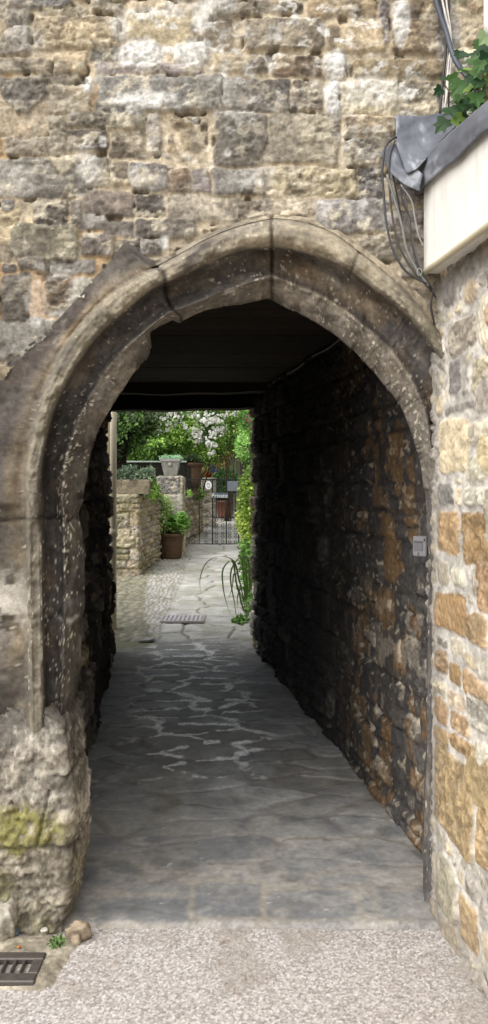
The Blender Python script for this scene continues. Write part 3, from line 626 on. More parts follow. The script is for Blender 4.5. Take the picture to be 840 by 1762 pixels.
# lead flashing
def patch(cornersgrid, nu, nv, seed, amp):
    G = np.array(cornersgrid, float); m, k = G.shape[:2]
    tu = np.linspace(0, k-1, nu); tv = np.linspace(0, m-1, nv); out = np.zeros((nv, nu, 3))
    for i, b in enumerate(tv):
        for j, a in enumerate(tu):
            i0 = min(int(b), m-2); j0 = min(int(a), k-2); y, x = b-i0, a-j0
            out[i, j] = G[i0, j0]*(1-x)*(1-y)+G[i0, j0+1]*x*(1-y)+G[i0+1, j0]*(1-x)*y+G[i0+1, j0+1]*x*y
    a, b = np.meshgrid(tu, tv); n = fbm(a*2.3, b*2.3, 4, seed)-.5; out[..., 1] -= amp*n; out[..., 0] -= amp*.4*n
    return out, n
leadc = lin((118, 122, 132))
Vs, Fs, Cs, off = [], [], [], 0
def addpatch(g, nu, nv, seed, amp):
    global off
    o, n = patch(g, nu, nv, seed, amp); Vs.append(o.reshape(-1, 3)); Fs.append(gridF(nv, nu, off=off)); off += nu*nv
    n2 = fbm(o[..., 0]*30+o[..., 1]*9, o[..., 2]*12, 4, seed+1)
    c = mixc(np.zeros((nv, nu, 3))+leadc*.8, lin((190, 194, 202)), sst(.62, .74, n2)*.5); c = mixc(c, lin((86, 88, 98)), sst(.5, .35, n2)*.6); Cs.append(c.reshape(-1, 3))
us = np.linspace(716, 900, 9)
def st(u, v, o): Y = shopY(u, fo+o); return W(u, v, Y)
top = [st(u, 278-(u-717)*.838+1.5*math.sin(u*.3), -.012) for u in us]; bot = [st(u, 329-(u-722)*.885+3*math.sin(u*.09), -.020) for u in us]
mid = [(a+b)/2+np.array([-.008, 0, 0]) for a, b in zip(top, bot)]
addpatch([top, mid, bot], 60, 12, 401, .009)
addpatch([[W(681, 199, 2.868), W(728, 200, 2.865), W(776, 192, 2.868)], [W(681, 225, 2.865), W(733, 226, 2.855), W(792, 212, 2.84)], [W(682, 250, 2.862), W(722, 254, 2.84), W(752, 250, 2.80)], [W(700, 300, 2.805), W(716, 292, 2.785), W(730, 278, 2.765)]], 30, 36, 402, .007)
addpatch([[W(654, 262, 2.872), W(668, 254, 2.866), W(684, 247, 2.872)], [W(672, 298, 2.85), W(684, 288, 2.838), W(700, 290, 2.84)], [W(696, 318, 2.82), W(706, 308, 2.81), W(719, 292, 2.79)], [W(722, 329, 2.79), W(724, 318, 2.785), W(728, 300, 2.78)]], 24, 30, 403, .006)
# sheet behind the strip, lying on the roof edge
back = [p+np.array([.22, 0, .05]) for p in top]; addpatch([top, back], 40, 6, 404, .004)
fl = mk('flashing', np.concatenate(Vs), np.concatenate(Fs), M_LEAD, shop, np.concatenate(Cs)); sm = fl.modifiers.new('thickness', 'SOLIDIFY'); sm.thickness = .003

# ------------------------------------------------------------------ cables, pipes, small fixtures on the front
def cable(name, pts, r, c, label, group, n=30, cat='cable'):
    mb = MB(); mb.tube(spline([W(*p) for p in pts], n), r, 8, lin(c)); return mb.build(name, M_CABLE, None, smooth=True, label=label, cat=cat, group=group)
cable('cable', [(744, -160, 2.86), (750, 0, 2.86), (768, 55, 2.85), (784, 105, 2.82), (806, 135, 2.79), (830, 170, 2.74)], .0095, (74, 80, 92), 'thickest grey cable sweeping down from the top behind the ivy', 'cables above the lead flashing')
cable('cable', [(756, -160, 2.868), (761, 0, 2.868), (771, 45, 2.862), (775, 60, 2.862), (771, 120, 2.866), (766, 195, 2.862)], .0042, (225, 222, 214), 'left white cable running down to the lead sheet', 'cables above the lead flashing')
cable('cable', [(764, -160, 2.87), (768, 0, 2.87), (776, 60, 2.862), (777, 100, 2.862), (771, 150, 2.862), (764, 196, 2.858)], .0036, (214, 206, 200), 'right white cable behind the ivy tip, ending at the lead sheet', 'cables above the lead flashing')
cable('cable', [(752, -160, 2.875), (757, 0, 2.875), (768, 70, 2.872), (762, 140, 2.87), (757, 198, 2.866)], .0048, (52, 50, 54), 'thin black cable left of the white pair above the lead sheet', 'cables above the lead flashing')
cable('cable', [(769, -160, 2.878), (773, 0, 2.878), (773, 90, 2.874), (772, 197, 2.868)], .0038, (60, 50, 50), 'thin dark cable behind the white pair', 'cables above the lead flashing')
G = 'cables hanging below the lead flashing'
hang = [([(682, 236, 2.862), (667, 246, 2.85), (659, 280, 2.85), (661, 340, 2.85), (666, 390, 2.845), (681, 440, 2.84), (700, 468, 2.84), (718, 480, 2.838), (735, 488, 2.83)], .0042, (58, 58, 60), 'outermost dark cable looping left below the lead'),
        ([(680, 242, 2.86), (672, 262, 2.85), (670, 300, 2.85), (675, 370, 2.85), (686, 420, 2.845), (702, 452, 2.842), (722, 478, 2.836), (742, 500, 2.83)], .0036, (66, 62, 60), 'second dark cable from the left below the lead'),
        ([(666, 300, 2.845), (678, 340, 2.845), (692, 390, 2.84), (700, 430, 2.84), (716, 462, 2.838), (738, 492, 2.83)], .005, (120, 120, 118), 'grey cable in the middle of the hanging bundle'),
        ([(690, 318, 2.83), (708, 345, 2.83), (714, 375, 2.83), (722, 410, 2.828), (729, 424, 2.826)], .003, (140, 138, 134), 'pale cable ending at the fascia corner'),
        ([(688, 318, 2.84), (694, 350, 2.84), (704, 372, 2.84), (708, 410, 2.838), (716, 450, 2.835), (744, 498, 2.83)], .0034, (52, 50, 50), 'dark cable beside the pale one'),
        ([(695, 322, 2.845), (702, 365, 2.842), (712, 420, 2.838), (724, 462, 2.834), (748, 505, 2.83)], .0034, (84, 80, 78), 'right hand dark cable of the hanging bundle'),
        ([(676, 300, 2.86), (690, 370, 2.86), (698, 420, 2.855), (712, 455, 2.845), (730, 480, 2.84), (750, 512, 2.835)], .003, (44, 42, 42), 'thin black cable at the back of the bundle')]
for p, r_, c, l in hang: cable('cable', p, r_, c, l, G)
mb = MB(); mb.tube([W(722+4*math.cos(a), 468+6*math.sin(a), 2.822) for a in np.linspace(.4, 6.6, 20)], .002, 6, lin((150, 150, 146))); mb.build('cable_clip', M_CABLE, None, smooth=True, label='small pale ring clip holding the cables at the fascia corner', cat='clip')
mb = MB(); mb.tube([W(843, -300, 2.82), W(843, 40, 2.82), W(843, 62, 2.82)], .022, 12, lin((235, 235, 230))); mb.build('waste_pipe', M_PAINT, None, smooth=True, label='white plastic pipe on the wall at the upper right edge above the ivy', cat='pipe')
cable('cable', [(745, 505, 2.835), (742, 520, 2.84), (748, 560, 2.85)], .004, (50, 48, 46), 'short dark cable tail in the corner above the arch shoulder', G)
# wire along the passage ceiling
pts = [W(600, 568, 4.5), W(560, 598, 4.9), W(528, 612, 5.3), W(505, 636, 5.8), W(478, 655, 6.4), W(448, 676, 7.3)]
pts = [np.array([.7625-.1523*(p[1]-3.425)-.02, p[1], 2.44-.015*(i % 2)]) for i, p in enumerate(pts)]
mb = MB(); mb.tube(spline(pts, 60), .005, 6, lin((120, 112, 100))); mb.build('wire', M_CABLE, None, smooth=True, label='thin wire stapled along the top of the dark passage wall', cat='wire')
# notice box
nb_ = empty('notice_box', W(724, 940, 3.15), 'small pale plastic box with a grey printed panel on the right jamb', 'box')
nb_.rotation_euler = (0, 0, math.radians(-40))
def loc_box(name, a, b, c, parent, mat, bev=.002): mb = MB(); mb.box(a, b, lin(c), bev); return mb.build(name, mat, parent, world=False)
loc_box('case', (-.030, -.012, -.040), (.030, .03, .040), (128, 127, 130), nb_, M_SIGN, .004)
pn = loc_box('printed_panel', (-.022, -.0145, -.016), (.016, -.0125, .022), (104, 103, 108), nb_, M_SIGN, 0)
loc_box('printed_line', (-.020, -.0165, .017), (.015, -.0148, .020), (70, 70, 74), pn, M_SIGN, 0)
loc_box('screw', (.020, -.0145, .022), (.025, -.0125, .032), (60, 58, 60), nb_, M_IRON, 0); loc_box('screw', (-.006, -.0145, -.032), (-.001, -.0125, -.024), (90, 88, 90), nb_, M_IRON, 0)

# ------------------------------------------------------------------ ground
def ground_sheet():
    ys = np.array([-60, -20, 0, 1, 2, 3, 4, 6, 8, 12, 16, 20, 25, 40, 120, 400.0]); xs = np.array([-400, -60, -10, -3, 0, 3, 10, 60, 400.0])
    A, B = np.meshgrid(xs, ys); V = np.stack([A, B, gz(B)-.09], -1).reshape(-1, 3)
    mk('ground', V, gridF(*A.shape), M_GRAVEL, None, np.tile(lin((128, 120, 104)), (len(V), 1)), kind='structure')
ground_sheet()
# gravel yard
gx = axis((-3, -1.0, .03), (-1.0, .92, .0036), (.92, 3, .03)); gy = axis((.2, 2.28, .03), (2.28, 2.93, .0036))
A, B = np.meshgrid(gx, gy)
e, cid, _, _ = worley(A/.0072, B/.0072, 501); n = fbm(A*6, B*6, 4, 502); nf = fbm(A*60, B*60, 3, 503)
h = .0022*np.clip(e, 0, .4)/.4+.002*cid*sst(0, .25, e)+.008*(n-.5)
pc = np.array([lin(c) for c in ((190, 184, 180), (206, 201, 197), (174, 167, 162), (188, 178, 171), (166, 160, 156), (194, 188, 183), (216, 212, 210), (154, 147, 142))])
c = pc[(cid*7.99).astype(int)]; c = c*(.82+.18*sst(0, .22, e))[..., None]
dirt = sst(.60, .78, fbm(A*4, B*5, 4, 504)+.35*sst(-.50, -.8, A)*sst(2.3, 2.6, B)+.25*sst(.54, .68, A-.12*(2.9-B))+.04*sst(2.70, 2.88, B))
c = mixc(c, lin((156, 148, 138))*(.6+.8*nf)[..., None], dirt*.5)
# scattered leaf litter at the edges
lit = sst(.76, .80, fbm(A*38, B*38, 3, 505)); c = mixc(c, lin((120, 84, 60)), lit*sst(.3, .6, dirt)*.5)
mk('gravel', np.stack([A, B, -.010+h], -1).reshape(-1, 3), gridF(*A.shape), M_GRAVEL, None, c.reshape(-1, 3), kind='structure')
# flagged floor of the passage
def flags(A, B, seed, sx, sy, gap):
    wx = A+.09*(fbm(A*4, B*4, 3, seed)-.5)+.045*(fbm(A*14, B*14, 3, seed+5)-.5); wy = B+.09*(fbm(A*4, B*4, 3, seed+1)-.5)+.045*(fbm(A*14, B*14, 3, seed+6)-.5)
    e, cid, ox, oy = worley(wx/sx, wy/sy, seed+2, .85); e = e*min(sx, sy)*(.7+.6*fbm(A*11, B*11, 2, seed+9))
    return e, cid
fx = axis((-1.45, 1.0, .009)); fy = axis((2.86, 5.0, .009), (5.0, 7.4, .012), (7.4, 8.0, .014))
A, B = np.meshgrid(fx, fy)
e, cid = flags(A, B, 511, .40, .21, .02)
n = fbm(A*9, B*9, 5, 515, .55); n2 = fbm(A*30, B*30, 4, 516)
g = sst(.020, .005, e-.012*(fbm(A*5, B*5, 3, 521)-.45))
wh0 = np.exp(-((A-(-.30-.09*(B-4.5)))/.42)**2)
h = .010*(cid-.5)*(1-g)*sst(2.9, 4.2, B)+.010*(n-.5)+.004*(n2-.5)-.006*g*sst(2.6, 4.4, B)*(1-.5*wh0)
c = lin((152, 153, 153))*(1+(cid-.5)*(.16+.34*sst(3.4, 4.6, B)))[..., None]*(.6+.8*n)[..., None]
c = mixc(c, lin((118, 112, 102))*(.6+.8*n2)[..., None], sst(.48, .62, fbm(A*3, B*3, 4, 517))*.45)
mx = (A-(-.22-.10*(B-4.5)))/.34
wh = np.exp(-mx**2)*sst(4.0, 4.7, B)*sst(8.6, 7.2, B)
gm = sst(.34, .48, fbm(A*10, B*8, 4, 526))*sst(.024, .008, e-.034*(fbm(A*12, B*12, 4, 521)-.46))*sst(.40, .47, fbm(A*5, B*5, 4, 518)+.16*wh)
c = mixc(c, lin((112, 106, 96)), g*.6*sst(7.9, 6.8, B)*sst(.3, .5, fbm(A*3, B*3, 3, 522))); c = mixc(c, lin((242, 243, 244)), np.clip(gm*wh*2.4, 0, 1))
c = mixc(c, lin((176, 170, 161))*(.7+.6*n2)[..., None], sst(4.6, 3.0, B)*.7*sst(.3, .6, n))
blue = (cid > .66)*sst(3.9, 3.3, B)*(1-g); c = mixc(c, lin((112, 114, 117))*(.7+.6*n)[..., None], blue*.4)
grit = sst(.56, .64, fbm(A*130, B*110, 3, 523)+.30*sst(2.99, 2.87, B)-.16); c = mixc(c, lin((186, 178, 172))*(.7+.6*n2)[..., None], grit*sst(2.93, 2.88, B)*.4)
for (u0, v0, u1, v1, k) in ((335, 1522, 448, 1578, .9), (462, 1534, 610, 1580, .75), (655, 1536, 735, 1580, .6), (170, 1548, 322, 1588, .7), (470, 1462, 660, 1500, .4), (250, 1440, 430, 1490, .4), (480, 1400, 640, 1440, .3)):
    vm = (v0+v1)/2; Ya, Yb_ = EYE*F/(v1-HY), EYE*F/(v0-HY); Ym = EYE*F/(vm-HY); xa, xb = X_(u0, Ym), X_(u1, Ym)
    wx = A+.03*(fbm(A*9, B*9, 3, 524)-.5); wy = B+.03*(fbm(A*9, B*9, 3, 525)-.5); d = np.maximum(np.abs(wx-(xa+xb)/2)-(xb-xa)/2, np.abs(wy-(Ya+Yb_)/2)-(Yb_-Ya)/2)
    c = mixc(c, lin((124, 127, 131))*(.7+.6*n)[..., None], k*.6*sst(.012, -.008, d)); c = mixc(c, lin((168, 160, 144)), .5*k*np.exp(-((d-.018)/.012)**2))
specks = sst(.90, .91, fbm(A*45, B*45, 2, 519)); c = mixc(c, lin((200, 196, 188)), specks*.7)
mossf = sst(7.2, 7.7, B)*sst(-.75, -1.0, A)*sst(.4, .55, n); c = mixc(c, lin((98, 104, 56)), mossf*.7)
h = h-.012*sst(2.90, 2.86, B)
skirt = sst(-.02, .05, np.abs(A+.2)-.0)*0
mk('passage_floor', np.stack([A, B, .004+h], -1).reshape(-1, 3), gridF(*A.shape), M_FLOOR, None, c.reshape(-1, 3), kind='structure')
# garden path: flags on the right, cobbles and moss on the left
fx = axis((-2.6, -2.0, .03), (-2.0, .35, .012), (.35, 1.6, .03)); fy = axis((7.86, 12.5, .016), (12.5, 17, .025), (17, 27, .06))
A, B = np.meshgrid(fx, fy)
bend = np.interp(B, [8, 16, 20, 26], [0, 0, .25, 1.0]); Ax = A-bend
e, cid = flags(Ax, B, 531, .52, .42, .02); n = fbm(A*7, B*7, 5, 535, .55); n2 = fbm(A*24, B*24, 4, 536)
bl = np.interp(B, [7.4, 9.7, 11.6, 14.5, 20], [-.86, -.90, -.90, -1.0, -.95])+bend*.9+.05*(n-.5)
lf = sst(.03, -.03, A-bl)
e2, cid2, _, _ = worley((A+.02*(n-.5))/.06, B/.11, 541, .8); e3, cid3, _, _ = worley(A/.14, B/.24, 542, .8)
kz = sst(-.02, -.06, A-np.interp(B, [8, 10.2, 12, 30], [-.96, -1.25, -1.42, -1.42])); e2 = e2*(1-kz)+e3*kz; cid2 = cid2*(1-kz)+cid3*kz
g = sst(.022, .004, e); g2 = sst(.16, .03, e2)
c1 = lin((184, 184, 180))*(.84+.3*cid)[..., None]*(.66+.68*n)[..., None]
c1 = mixc(c1, lin((120, 112, 88))*(.6+.8*n2)[..., None], g*.85)
c1 = mixc(c1, lin((134, 136, 110)), sst(.5, .62, fbm(A*3, B*3, 4, 537))*.4)
c2 = lin((176, 174, 168))*(.8+.35*cid2)[..., None]*(.7+.6*n)[..., None]; c2 = mixc(c2, lin((124, 120, 108)), g2*.7)
kerb = np.exp(-((A-np.interp(B, [8, 10.2, 12], [-1.03, -1.32, -1.5]))/.07)**2); chan = sst(-.03, -.12, A-np.interp(B, [8, 10.2, 12], [-1.06, -1.36, -1.55]))
c2 = mixc(c2, lin((128, 122, 104)), kerb*.6)
g3 = sst(.13, .03, e3+.06*(n2-.5)); ks = lin((142, 138, 126))*(.85+.2*cid3)[..., None]*(.5+1.0*n2)[..., None]; ks = mixc(ks, lin((104, 102, 78)), g3*.5); c2 = c2*(1-kz[..., None])+ks*kz[..., None]
ms = sst(.48, .62, fbm(A*8, B*5, 4, 538)+.25*(kerb+chan)-.06); c2 = mixc(c2, lin((98, 104, 56))*(.6+.8*n2)[..., None], ms*(.35+.3*(1-kz))*(.4+.6*g2))
c = c1*(1-lf[..., None])+c2*lf[..., None]
h = (.014*(cid-.5)*(1-g)-.014*g+.008*(n-.5))*(1-lf)+(.012*sst(.05, .3, e2)+.006*(cid2-.5)+.01*(n-.5)+.006*kerb-.006*chan)*lf
litter = sst(.70, .74, fbm(A*28, B*18, 3, 539))*sst(-.6, -1.0, A-bend*.9)*sst(10, 12, B); c = mixc(c, lin((186, 170, 140)), litter*.7)
mk('garden_path', np.stack([A, B, gz(B)+.008+h-.05*sst(8.0, 7.92, B)], -1).reshape(-1, 3), gridF(*A.shape), M_FLAG, None, c.reshape(-1, 3), kind='structure')
# drain grating in the path
def Yflat(v): return EYE*F/(v-HY)
def Yslope(v): return 1.92/(.04+(v-HY)/F)
dr = empty('drain_grating', (X_(315, 8.98), 8.98, gz(8.98)+.02), 'pale square iron drain grating let into the garden flagstones', 'drain cover')
mb = MB(); w, d = .245, .20
for a, b in (((-w, -d, -.02), (w, -d+.03, .012)), ((-w, d-.03, -.02), (w, d, .012)), ((-w, -d+.03, -.02), (-w+.03, d-.03, .012)), ((w-.03, -d+.03, -.02), (w, d-.03, .012))): mb.box(a, b, lin((176, 172, 172)), .003)
mb.build('frame', M_IRON, dr, world=False)
mb = MB()
for k in range(9): x = -w+.05+k*(2*w-.1)/8; mb.box((x-.014, -d+.03, -.012), (x+.014, d-.03, .010), lin((206, 202, 208)), .003)
for k in range(3): y = -d+.10+k*.10; mb.box((-w+.03, y-.012, -.014), (w-.03, y+.012, .007), lin((196, 192, 196)), .002)
mb.build('bars', M_IRON, dr, world=False)
mb = MB(); mb.box((-w, -d, -.03), (w, d, -.0125), lin((104, 98, 92))); mb.build('sump', M_STONE, dr, world=False)
# loose slate at the end of the kerb
p = W(252, 1104, Yflat(1104)); mb = MB(); n = 10
ang = np.linspace(0, 2*math.pi, n, endpoint=False); rr = [(.085*math.copysign(abs(math.cos(a))**.5, math.cos(a))*random.uniform(.85, 1.1), .07*math.copysign(abs(math.sin(a))**.5, math.sin(a))*random.uniform(.8, 1.1)) for a in ang]
V = [(p[0]+a, p[1]+b, .012+a*.1) for a, b in rr]+[(p[0]+a*.95, p[1]+b*.95, .028+a*.1) for a, b in rr]
mb.add(V, [tuple(range(n))[::-1], tuple(range(n, 2*n))]+[(i, (i+1) % n, n+(i+1) % n, n+i) for i in range(n)], lin((160, 162, 160))); mb.build('slate', M_FLAG, None, label='loose flat grey slate at the end of the mossy kerb', cat='slate')

# gully grate, concrete surround, loose stone, weed, pebbles by the plinth
gp = np.array([X_(20, 2.6), 2.61, 0])
gu = empty('gully_grate', gp, 'rusty iron gully grate with three dark slots beside the plinth', 'drain cover')
mb = MB(); x0, x1, y0, y1 = -.30, X_(68, 2.6)-gp[0], -.075, .085
slots = [X_(c_, 2.6)-gp[0] for c_ in (-5, 11.5, 28, 44)]; sw = .0115
mb.box((x0, y0, -.01), (x1, y0+.045, .012), lin((88, 82, 78)), .004); mb.box((x0, y1-.04, -.01), (x1, y1, .012), lin((88, 82, 78)), .004)
edges = [x0]+[q for s_ in slots for q in (s_-sw, s_+sw)]+[x1]
for k in range(0, len(edges), 2): mb.box((edges[k], y0+.045, -.01), (edges[k+1], y1-.04, .011), lin((94, 88, 84)), .003)
mb.build('grate', M_IRON, gu, world=False)
mb = MB(); mb.box((x0, y0, -.10), (x1, y1, -.085), lin((16, 15, 14))); mb.build('sump', M_STONE, gu, world=False)
def blob(c, r, seed, colr, sub=3, flat=1.0, rough=.25):
    import bmesh
    bm = bmesh.new(); bmesh.ops.create_icosphere(bm, subdivisions=sub, radius=1); V = np.array([v.co[:] for v in bm.verts]); Fl = np.array([[v.index for v in f.verts] for f in bm.faces]); bm.free()
    n = fbm(V[:, 0]*1.6+seed, V[:, 1]*1.6+V[:, 2]*1.1, 4, seed); V = np.sign(V)*np.abs(V)**.8*(1+rough*(n-.5)*2)[:, None]*np.array(r)+np.array(c)
    return V, Fl, np.asarray(colr)*(.6+.8*n)[:, None]
V, Fl, C = blob((X_(136, 2.83), 2.80, .012), (.040, .032, .032), 3, lin((150, 136, 116)), 4, 1, .6); mk('stone', V, Fl, M_STONE, None, C, label='loose rounded tan stone at the foot of the plinth', cat='stone')
V, Fl, C = blob((X_(-8, 2.72), 2.80, .07), (.045, .04, .06), 6, lin((164, 158, 146)), 4, 1, .55); mk('stone', V, Fl, M_STONE, None, C, label='pale rounded stone at the left edge beside the plinth', cat='stone')
# concrete pad round the gully
A, B = np.meshgrid(np.linspace(-1.3, -.53, 110), np.linspace(2.50, 2.80, 50))
n = fbm(A*14, B*14, 4, 551); out = sst(-.60, -.54, A+.10*(n-.5)+.18*(2.72-B))+sst(2.55, 2.50, B+.06*(n-.5))
inside_g = (A > gp[0]+x0+.004) & (A < gp[0]+x1-.004) & (B > gp[1]+y0+.004) & (B < gp[1]+y1-.004)
kp = ~(inside_g[:-1, :-1] & inside_g[1:, 1:])
c = mixc(np.zeros(A.shape+(3,))+lin((178, 170, 152)), lin((146, 138, 122)), sst(.45, .6, n))*(.75+.5*fbm(A*50, B*50, 3, 552))[..., None]; c = mixc(c, lin((88, 96, 56)), .5*sst(.58, .66, fbm(A*9, B*9, 3, 553)))
mk('concrete_pad', np.stack([A, B, .004+.008*(n-.5)-.030*np.clip(sst(-.62, -.52, A+.05*(fbm(A*5, B*5, 2, 554)-.5)+.18*(2.72-B))+sst(2.56, 2.49, B+.03*(fbm(A*5, B*5, 2, 555)-.5)), 0, 1)], -1).reshape(-1, 3), gridF(*A.shape, keep=kp), M_STONE, None, c.reshape(-1, 3), kind='structure')

# ------------------------------------------------------------------ leaf helpers
LEAF_V = np.array([(0, 0, 0), (.32, .45, .10), (0, .5, 0), (-.32, .45, .10), (.18, .8, .04), (0, 1, -.06), (-.18, .8, .04)]); LEAF_F = np.array([(0, 1, 4, 2), (0, 2, 6, 3), (2, 4, 5, 5), (2, 5, 6, 6)])
LEAF_T = [(0, 1, 2), (1, 4, 2), (4, 5, 2), (2, 5, 6), (2, 6, 3), (2, 3, 0)]
def rand_rot(n, rng, up=None, bias=0.0):
    d = rng.normal(size=(n, 3)); 
    if up is not None: d = d*(1-bias)+np.asarray(up)*bias*1.6
    d /= np.linalg.norm(d, axis=1)[:, None]
    q = rng.normal(size=(n, 3)); x = np.cross(d, q); x /= np.linalg.norm(x, axis=1)[:, None]; y = np.cross(d, x)
    return np.stack([x, y, d], -1)     # columns: leaf width, leaf axis, leaf normal
def scatter(tv, tf, P, R, s, col):
    n, k = len(P), len(tv); V = np.einsum('nij,kj->nki', R, tv)*np.asarray(s).reshape(n, 1, 1)+P[:, None]
    Fc = (np.asarray(tf)[None]+(np.arange(n)*k)[:, None, None]).reshape(-1, np.asarray(tf).shape[1])
    return V.reshape(-1, 3), Fc, np.repeat(col, k, 0)
SMALL_V = np.array([(0, 0, 0), (.3, .5, .08), (0, 1, 0), (-.3, .5, .08)]); SMALL_T = [(0, 1, 2), (0, 2, 3)]
def crown(blobs, n, size, pal, seed, fine=False, gaps=.45, shell=.5):
    rng = np.random.default_rng(seed); bl = np.array(blobs, float); vol = bl[:, 3]*bl[:, 4]*bl[:, 5]; pk = rng.choice(len(bl), n*2, p=vol/vol.sum())
    d = rng.normal(size=(n*2, 3)); d /= np.linalg.norm(d, axis=1)[:, None]; rad = rng.random(n*2)**(1/3.); rad = shell+(1-shell)*rad if shell else rad
    rad *= 1+.18*rng.normal(size=n*2)*.6
    P = bl[pk, :3]+d*rad[:, None]*bl[pk, 3:]
    cl = fbm(P[:, 0]*2.6+P[:, 1]*1.3, P[:, 2]*2.6-P[:, 1]*.9, 3, seed)
    keep = cl+.22*rng.random(n*2) > gaps; P = P[keep][:n]; d = d[keep][:n]; cl = cl[keep][:n]; n = len(P)
    pl = np.array([lin(c) for c in pal]); pick = np.clip(((cl-.35)*2.2+.25*rng.normal(size=n))*len(pl), 0, len(pl)-1).astype(int)
    c = pl[pick]*rng.uniform(1.0, 2.1, (n, 1))
    R = rand_rot(n, rng, (0, -.35, .8), .35); s = size*rng.uniform(.6, 1.4, n)
    return scatter(*( (LEAF_V, LEAF_T) if fine else (SMALL_V, SMALL_T)), P, R, s, c)
G_DARK = ((40, 54, 32), (60, 84, 42), (82, 112, 54), (104, 136, 72)); G_MID = ((70, 96, 44), (104, 140, 62), (136, 174, 80), (164, 194, 108)); G_BRIGHT = ((88, 112, 44), (112, 136, 58), (140, 160, 72), (166, 180, 92))
G_GREY = ((84, 100, 80), (112, 128, 104), (140, 154, 126)); G_FRESH = ((68, 98, 46), (94, 132, 62), (122, 160, 82), (150, 186, 108)); G_BEIGE = ((120, 112, 70), (156, 146, 96), (180, 166, 118))
def stem(mb, pts, r0, r1, c, n=10): mb.tube(spline(pts, n), np.linspace(r0, r1, n), 6, lin(c))
def shrub(name, base, blobs, n, size, pal, seed, label, cat='shrub', group=None, fine=False, gaps=.45, stems=5, shell=.5, sc=(62, 50, 38), sr=.02):
    root = empty(name, base, label, cat, group)
    V, Fc, C = crown(blobs, n, size, pal, seed, fine, gaps, shell); mk('foliage', V, Fc, M_LEAF, root, C, smooth=False)
    if stems:
        mb = MB(); r = random.Random(seed)
        for i in range(stems):
            b = r.choice(blobs); e = np.array([b[0]+r.uniform(-.5, .5)*b[3], b[1]+r.uniform(-.5, .5)*b[4], b[2]+r.uniform(-.3, .5)*b[5]]); s0 = np.array(base)+np.array([r.uniform(-.08, .08), r.uniform(-.08, .08), 0])
            m = (s0+e)/2+np.array([r.uniform(-.12, .12), r.uniform(-.1, .1), r.uniform(0, .15)]); stem(mb, [s0, m, e], sr, sr*.3, sc)
        mb.build('stem', M_BARK, root, smooth=True)
    return root

# weed by the plinth
base = np.array([X_(96, 2.72), 2.74, .0]); shrub('weed', base, [(base[0], base[1], .018, .022, .02, .018)], 45, .016, G_FRESH, 21, 'tiny bright green weed between plinth and loose stone', 'weed', stems=0, gaps=.1, fine=True)
def pebble(i, u, v, c, s):
    Y = Yflat(v); V, Fl, C = blob((X_(u, Y), Y, .012), (s, s*.8, s*.55), 30+i, lin(c), 2); return mk('pebble', V, Fl, M_STONE, None, C, label=PEB[i], cat='pebble', group='loose bits of stone at the foot of the plinth')
PEB = ['red brick chip beside the tiny weed', 'blue grey stone chip left of the red chip', 'pale white stone chip between the weed and the red chip', 'small orange fragment on the concrete above the gully']
for i, (u, v, c, s) in enumerate(((62, 1603, (170, 84, 62), .012), (25, 1609, (104, 116, 126), .018), (76, 1606, (216, 210, 202), .014), (33, 1635, (196, 120, 50), .007))): pebble(i, u, v, c, s)

# ivy on the flat roof edge
iv = empty('ivy', W(830, 200, 2.6), 'ivy with light and dark green lobed leaves growing over the lead roof edge', 'climbing plant')
lob = [(0, 0), (.28, -.10), (.55, .12), (.36, .36), (.46, .66), (.2, .62), (0, 1.0), (-.2, .62), (-.46, .66), (-.36, .36), (-.55, .12), (-.28, -.10)]
IV = np.array([(0, .3, -.03)]+[(a, b, .08*abs(a)+.05*(b > .5)) for a, b in lob]); IF = [(0, i+1, (i+1) % 12+1) for i in range(12)]
rng = np.random.default_rng(77); pos = []; 
for (u, v) in ((758, 135), (777, 128), (773, 185), (783, 200), (790, 178), (798, 120), (812, 100), (820, 118), (835, 90), (830, 72), (838, 110), (806, 148), (818, 160), (826, 135), (838, 150), (800, 172), (790, 160), (812, 176), (836, 170), (780, 148), (795, 140), (768, 205), (822, 85), (806, 92), (760, 152), (838, 60), (828, 104), (812, 130)):
    Y = np.interp(u, [750, 840], [2.80, 2.50])+rng.uniform(-.05, .04); pos.append(W(u, v, Y))
for i in range(85):
    u = rng.uniform(785, 930); v = rng.uniform(75, 240-.75*(u-770)+15) if u < 860 else rng.uniform(30, 170); Y = np.interp(u, [750, 930], [2.86, 2.25])+rng.uniform(.0, .08); pos.append(W(u, v, Y))
pos = np.array(pos); n = len(pos)
d = np.stack([rng.normal(-.1, .4, n), -1+rng.normal(0, .25, n), rng.normal(.35, .35, n)], 1); d /= np.linalg.norm(d, axis=1)[:, None]
ax_ = np.stack([rng.normal(0, .6, n), rng.normal(0, .2, n), -1+rng.normal(0, .35, n)], 1); ax_ -= d*(ax_*d).sum(1)[:, None]; ax_ /= np.linalg.norm(ax_, axis=1)[:, None]
R = np.stack([np.cross(ax_, d), ax_, d], -1); pl = np.array([lin(c) for c in ((56, 88, 50), (48, 78, 50), (78, 116, 60), (134, 164, 82), (164, 182, 98), (164, 188, 136))])
V, Fc, C = scatter(IV, IF, pos, R, rng.uniform(.038, .062, n), pl[rng.choice(6, n, p=[.28, .27, .18, .13, .08, .06])]); mk('foliage', V, Fc, M_LEAF, iv, C, smooth=False)
mb = MB(); stem(mb, [W(850, 190, 2.5), W(815, 150, 2.62), W(780, 165, 2.74), W(762, 140, 2.79)], .005, .002, (90, 80, 56)); stem(mb, [W(850, 190, 2.5), W(830, 120, 2.56), W(835, 60, 2.55)], .005, .002, (90, 80, 56)); mb.build('stem', M_BARK, iv, smooth=True)

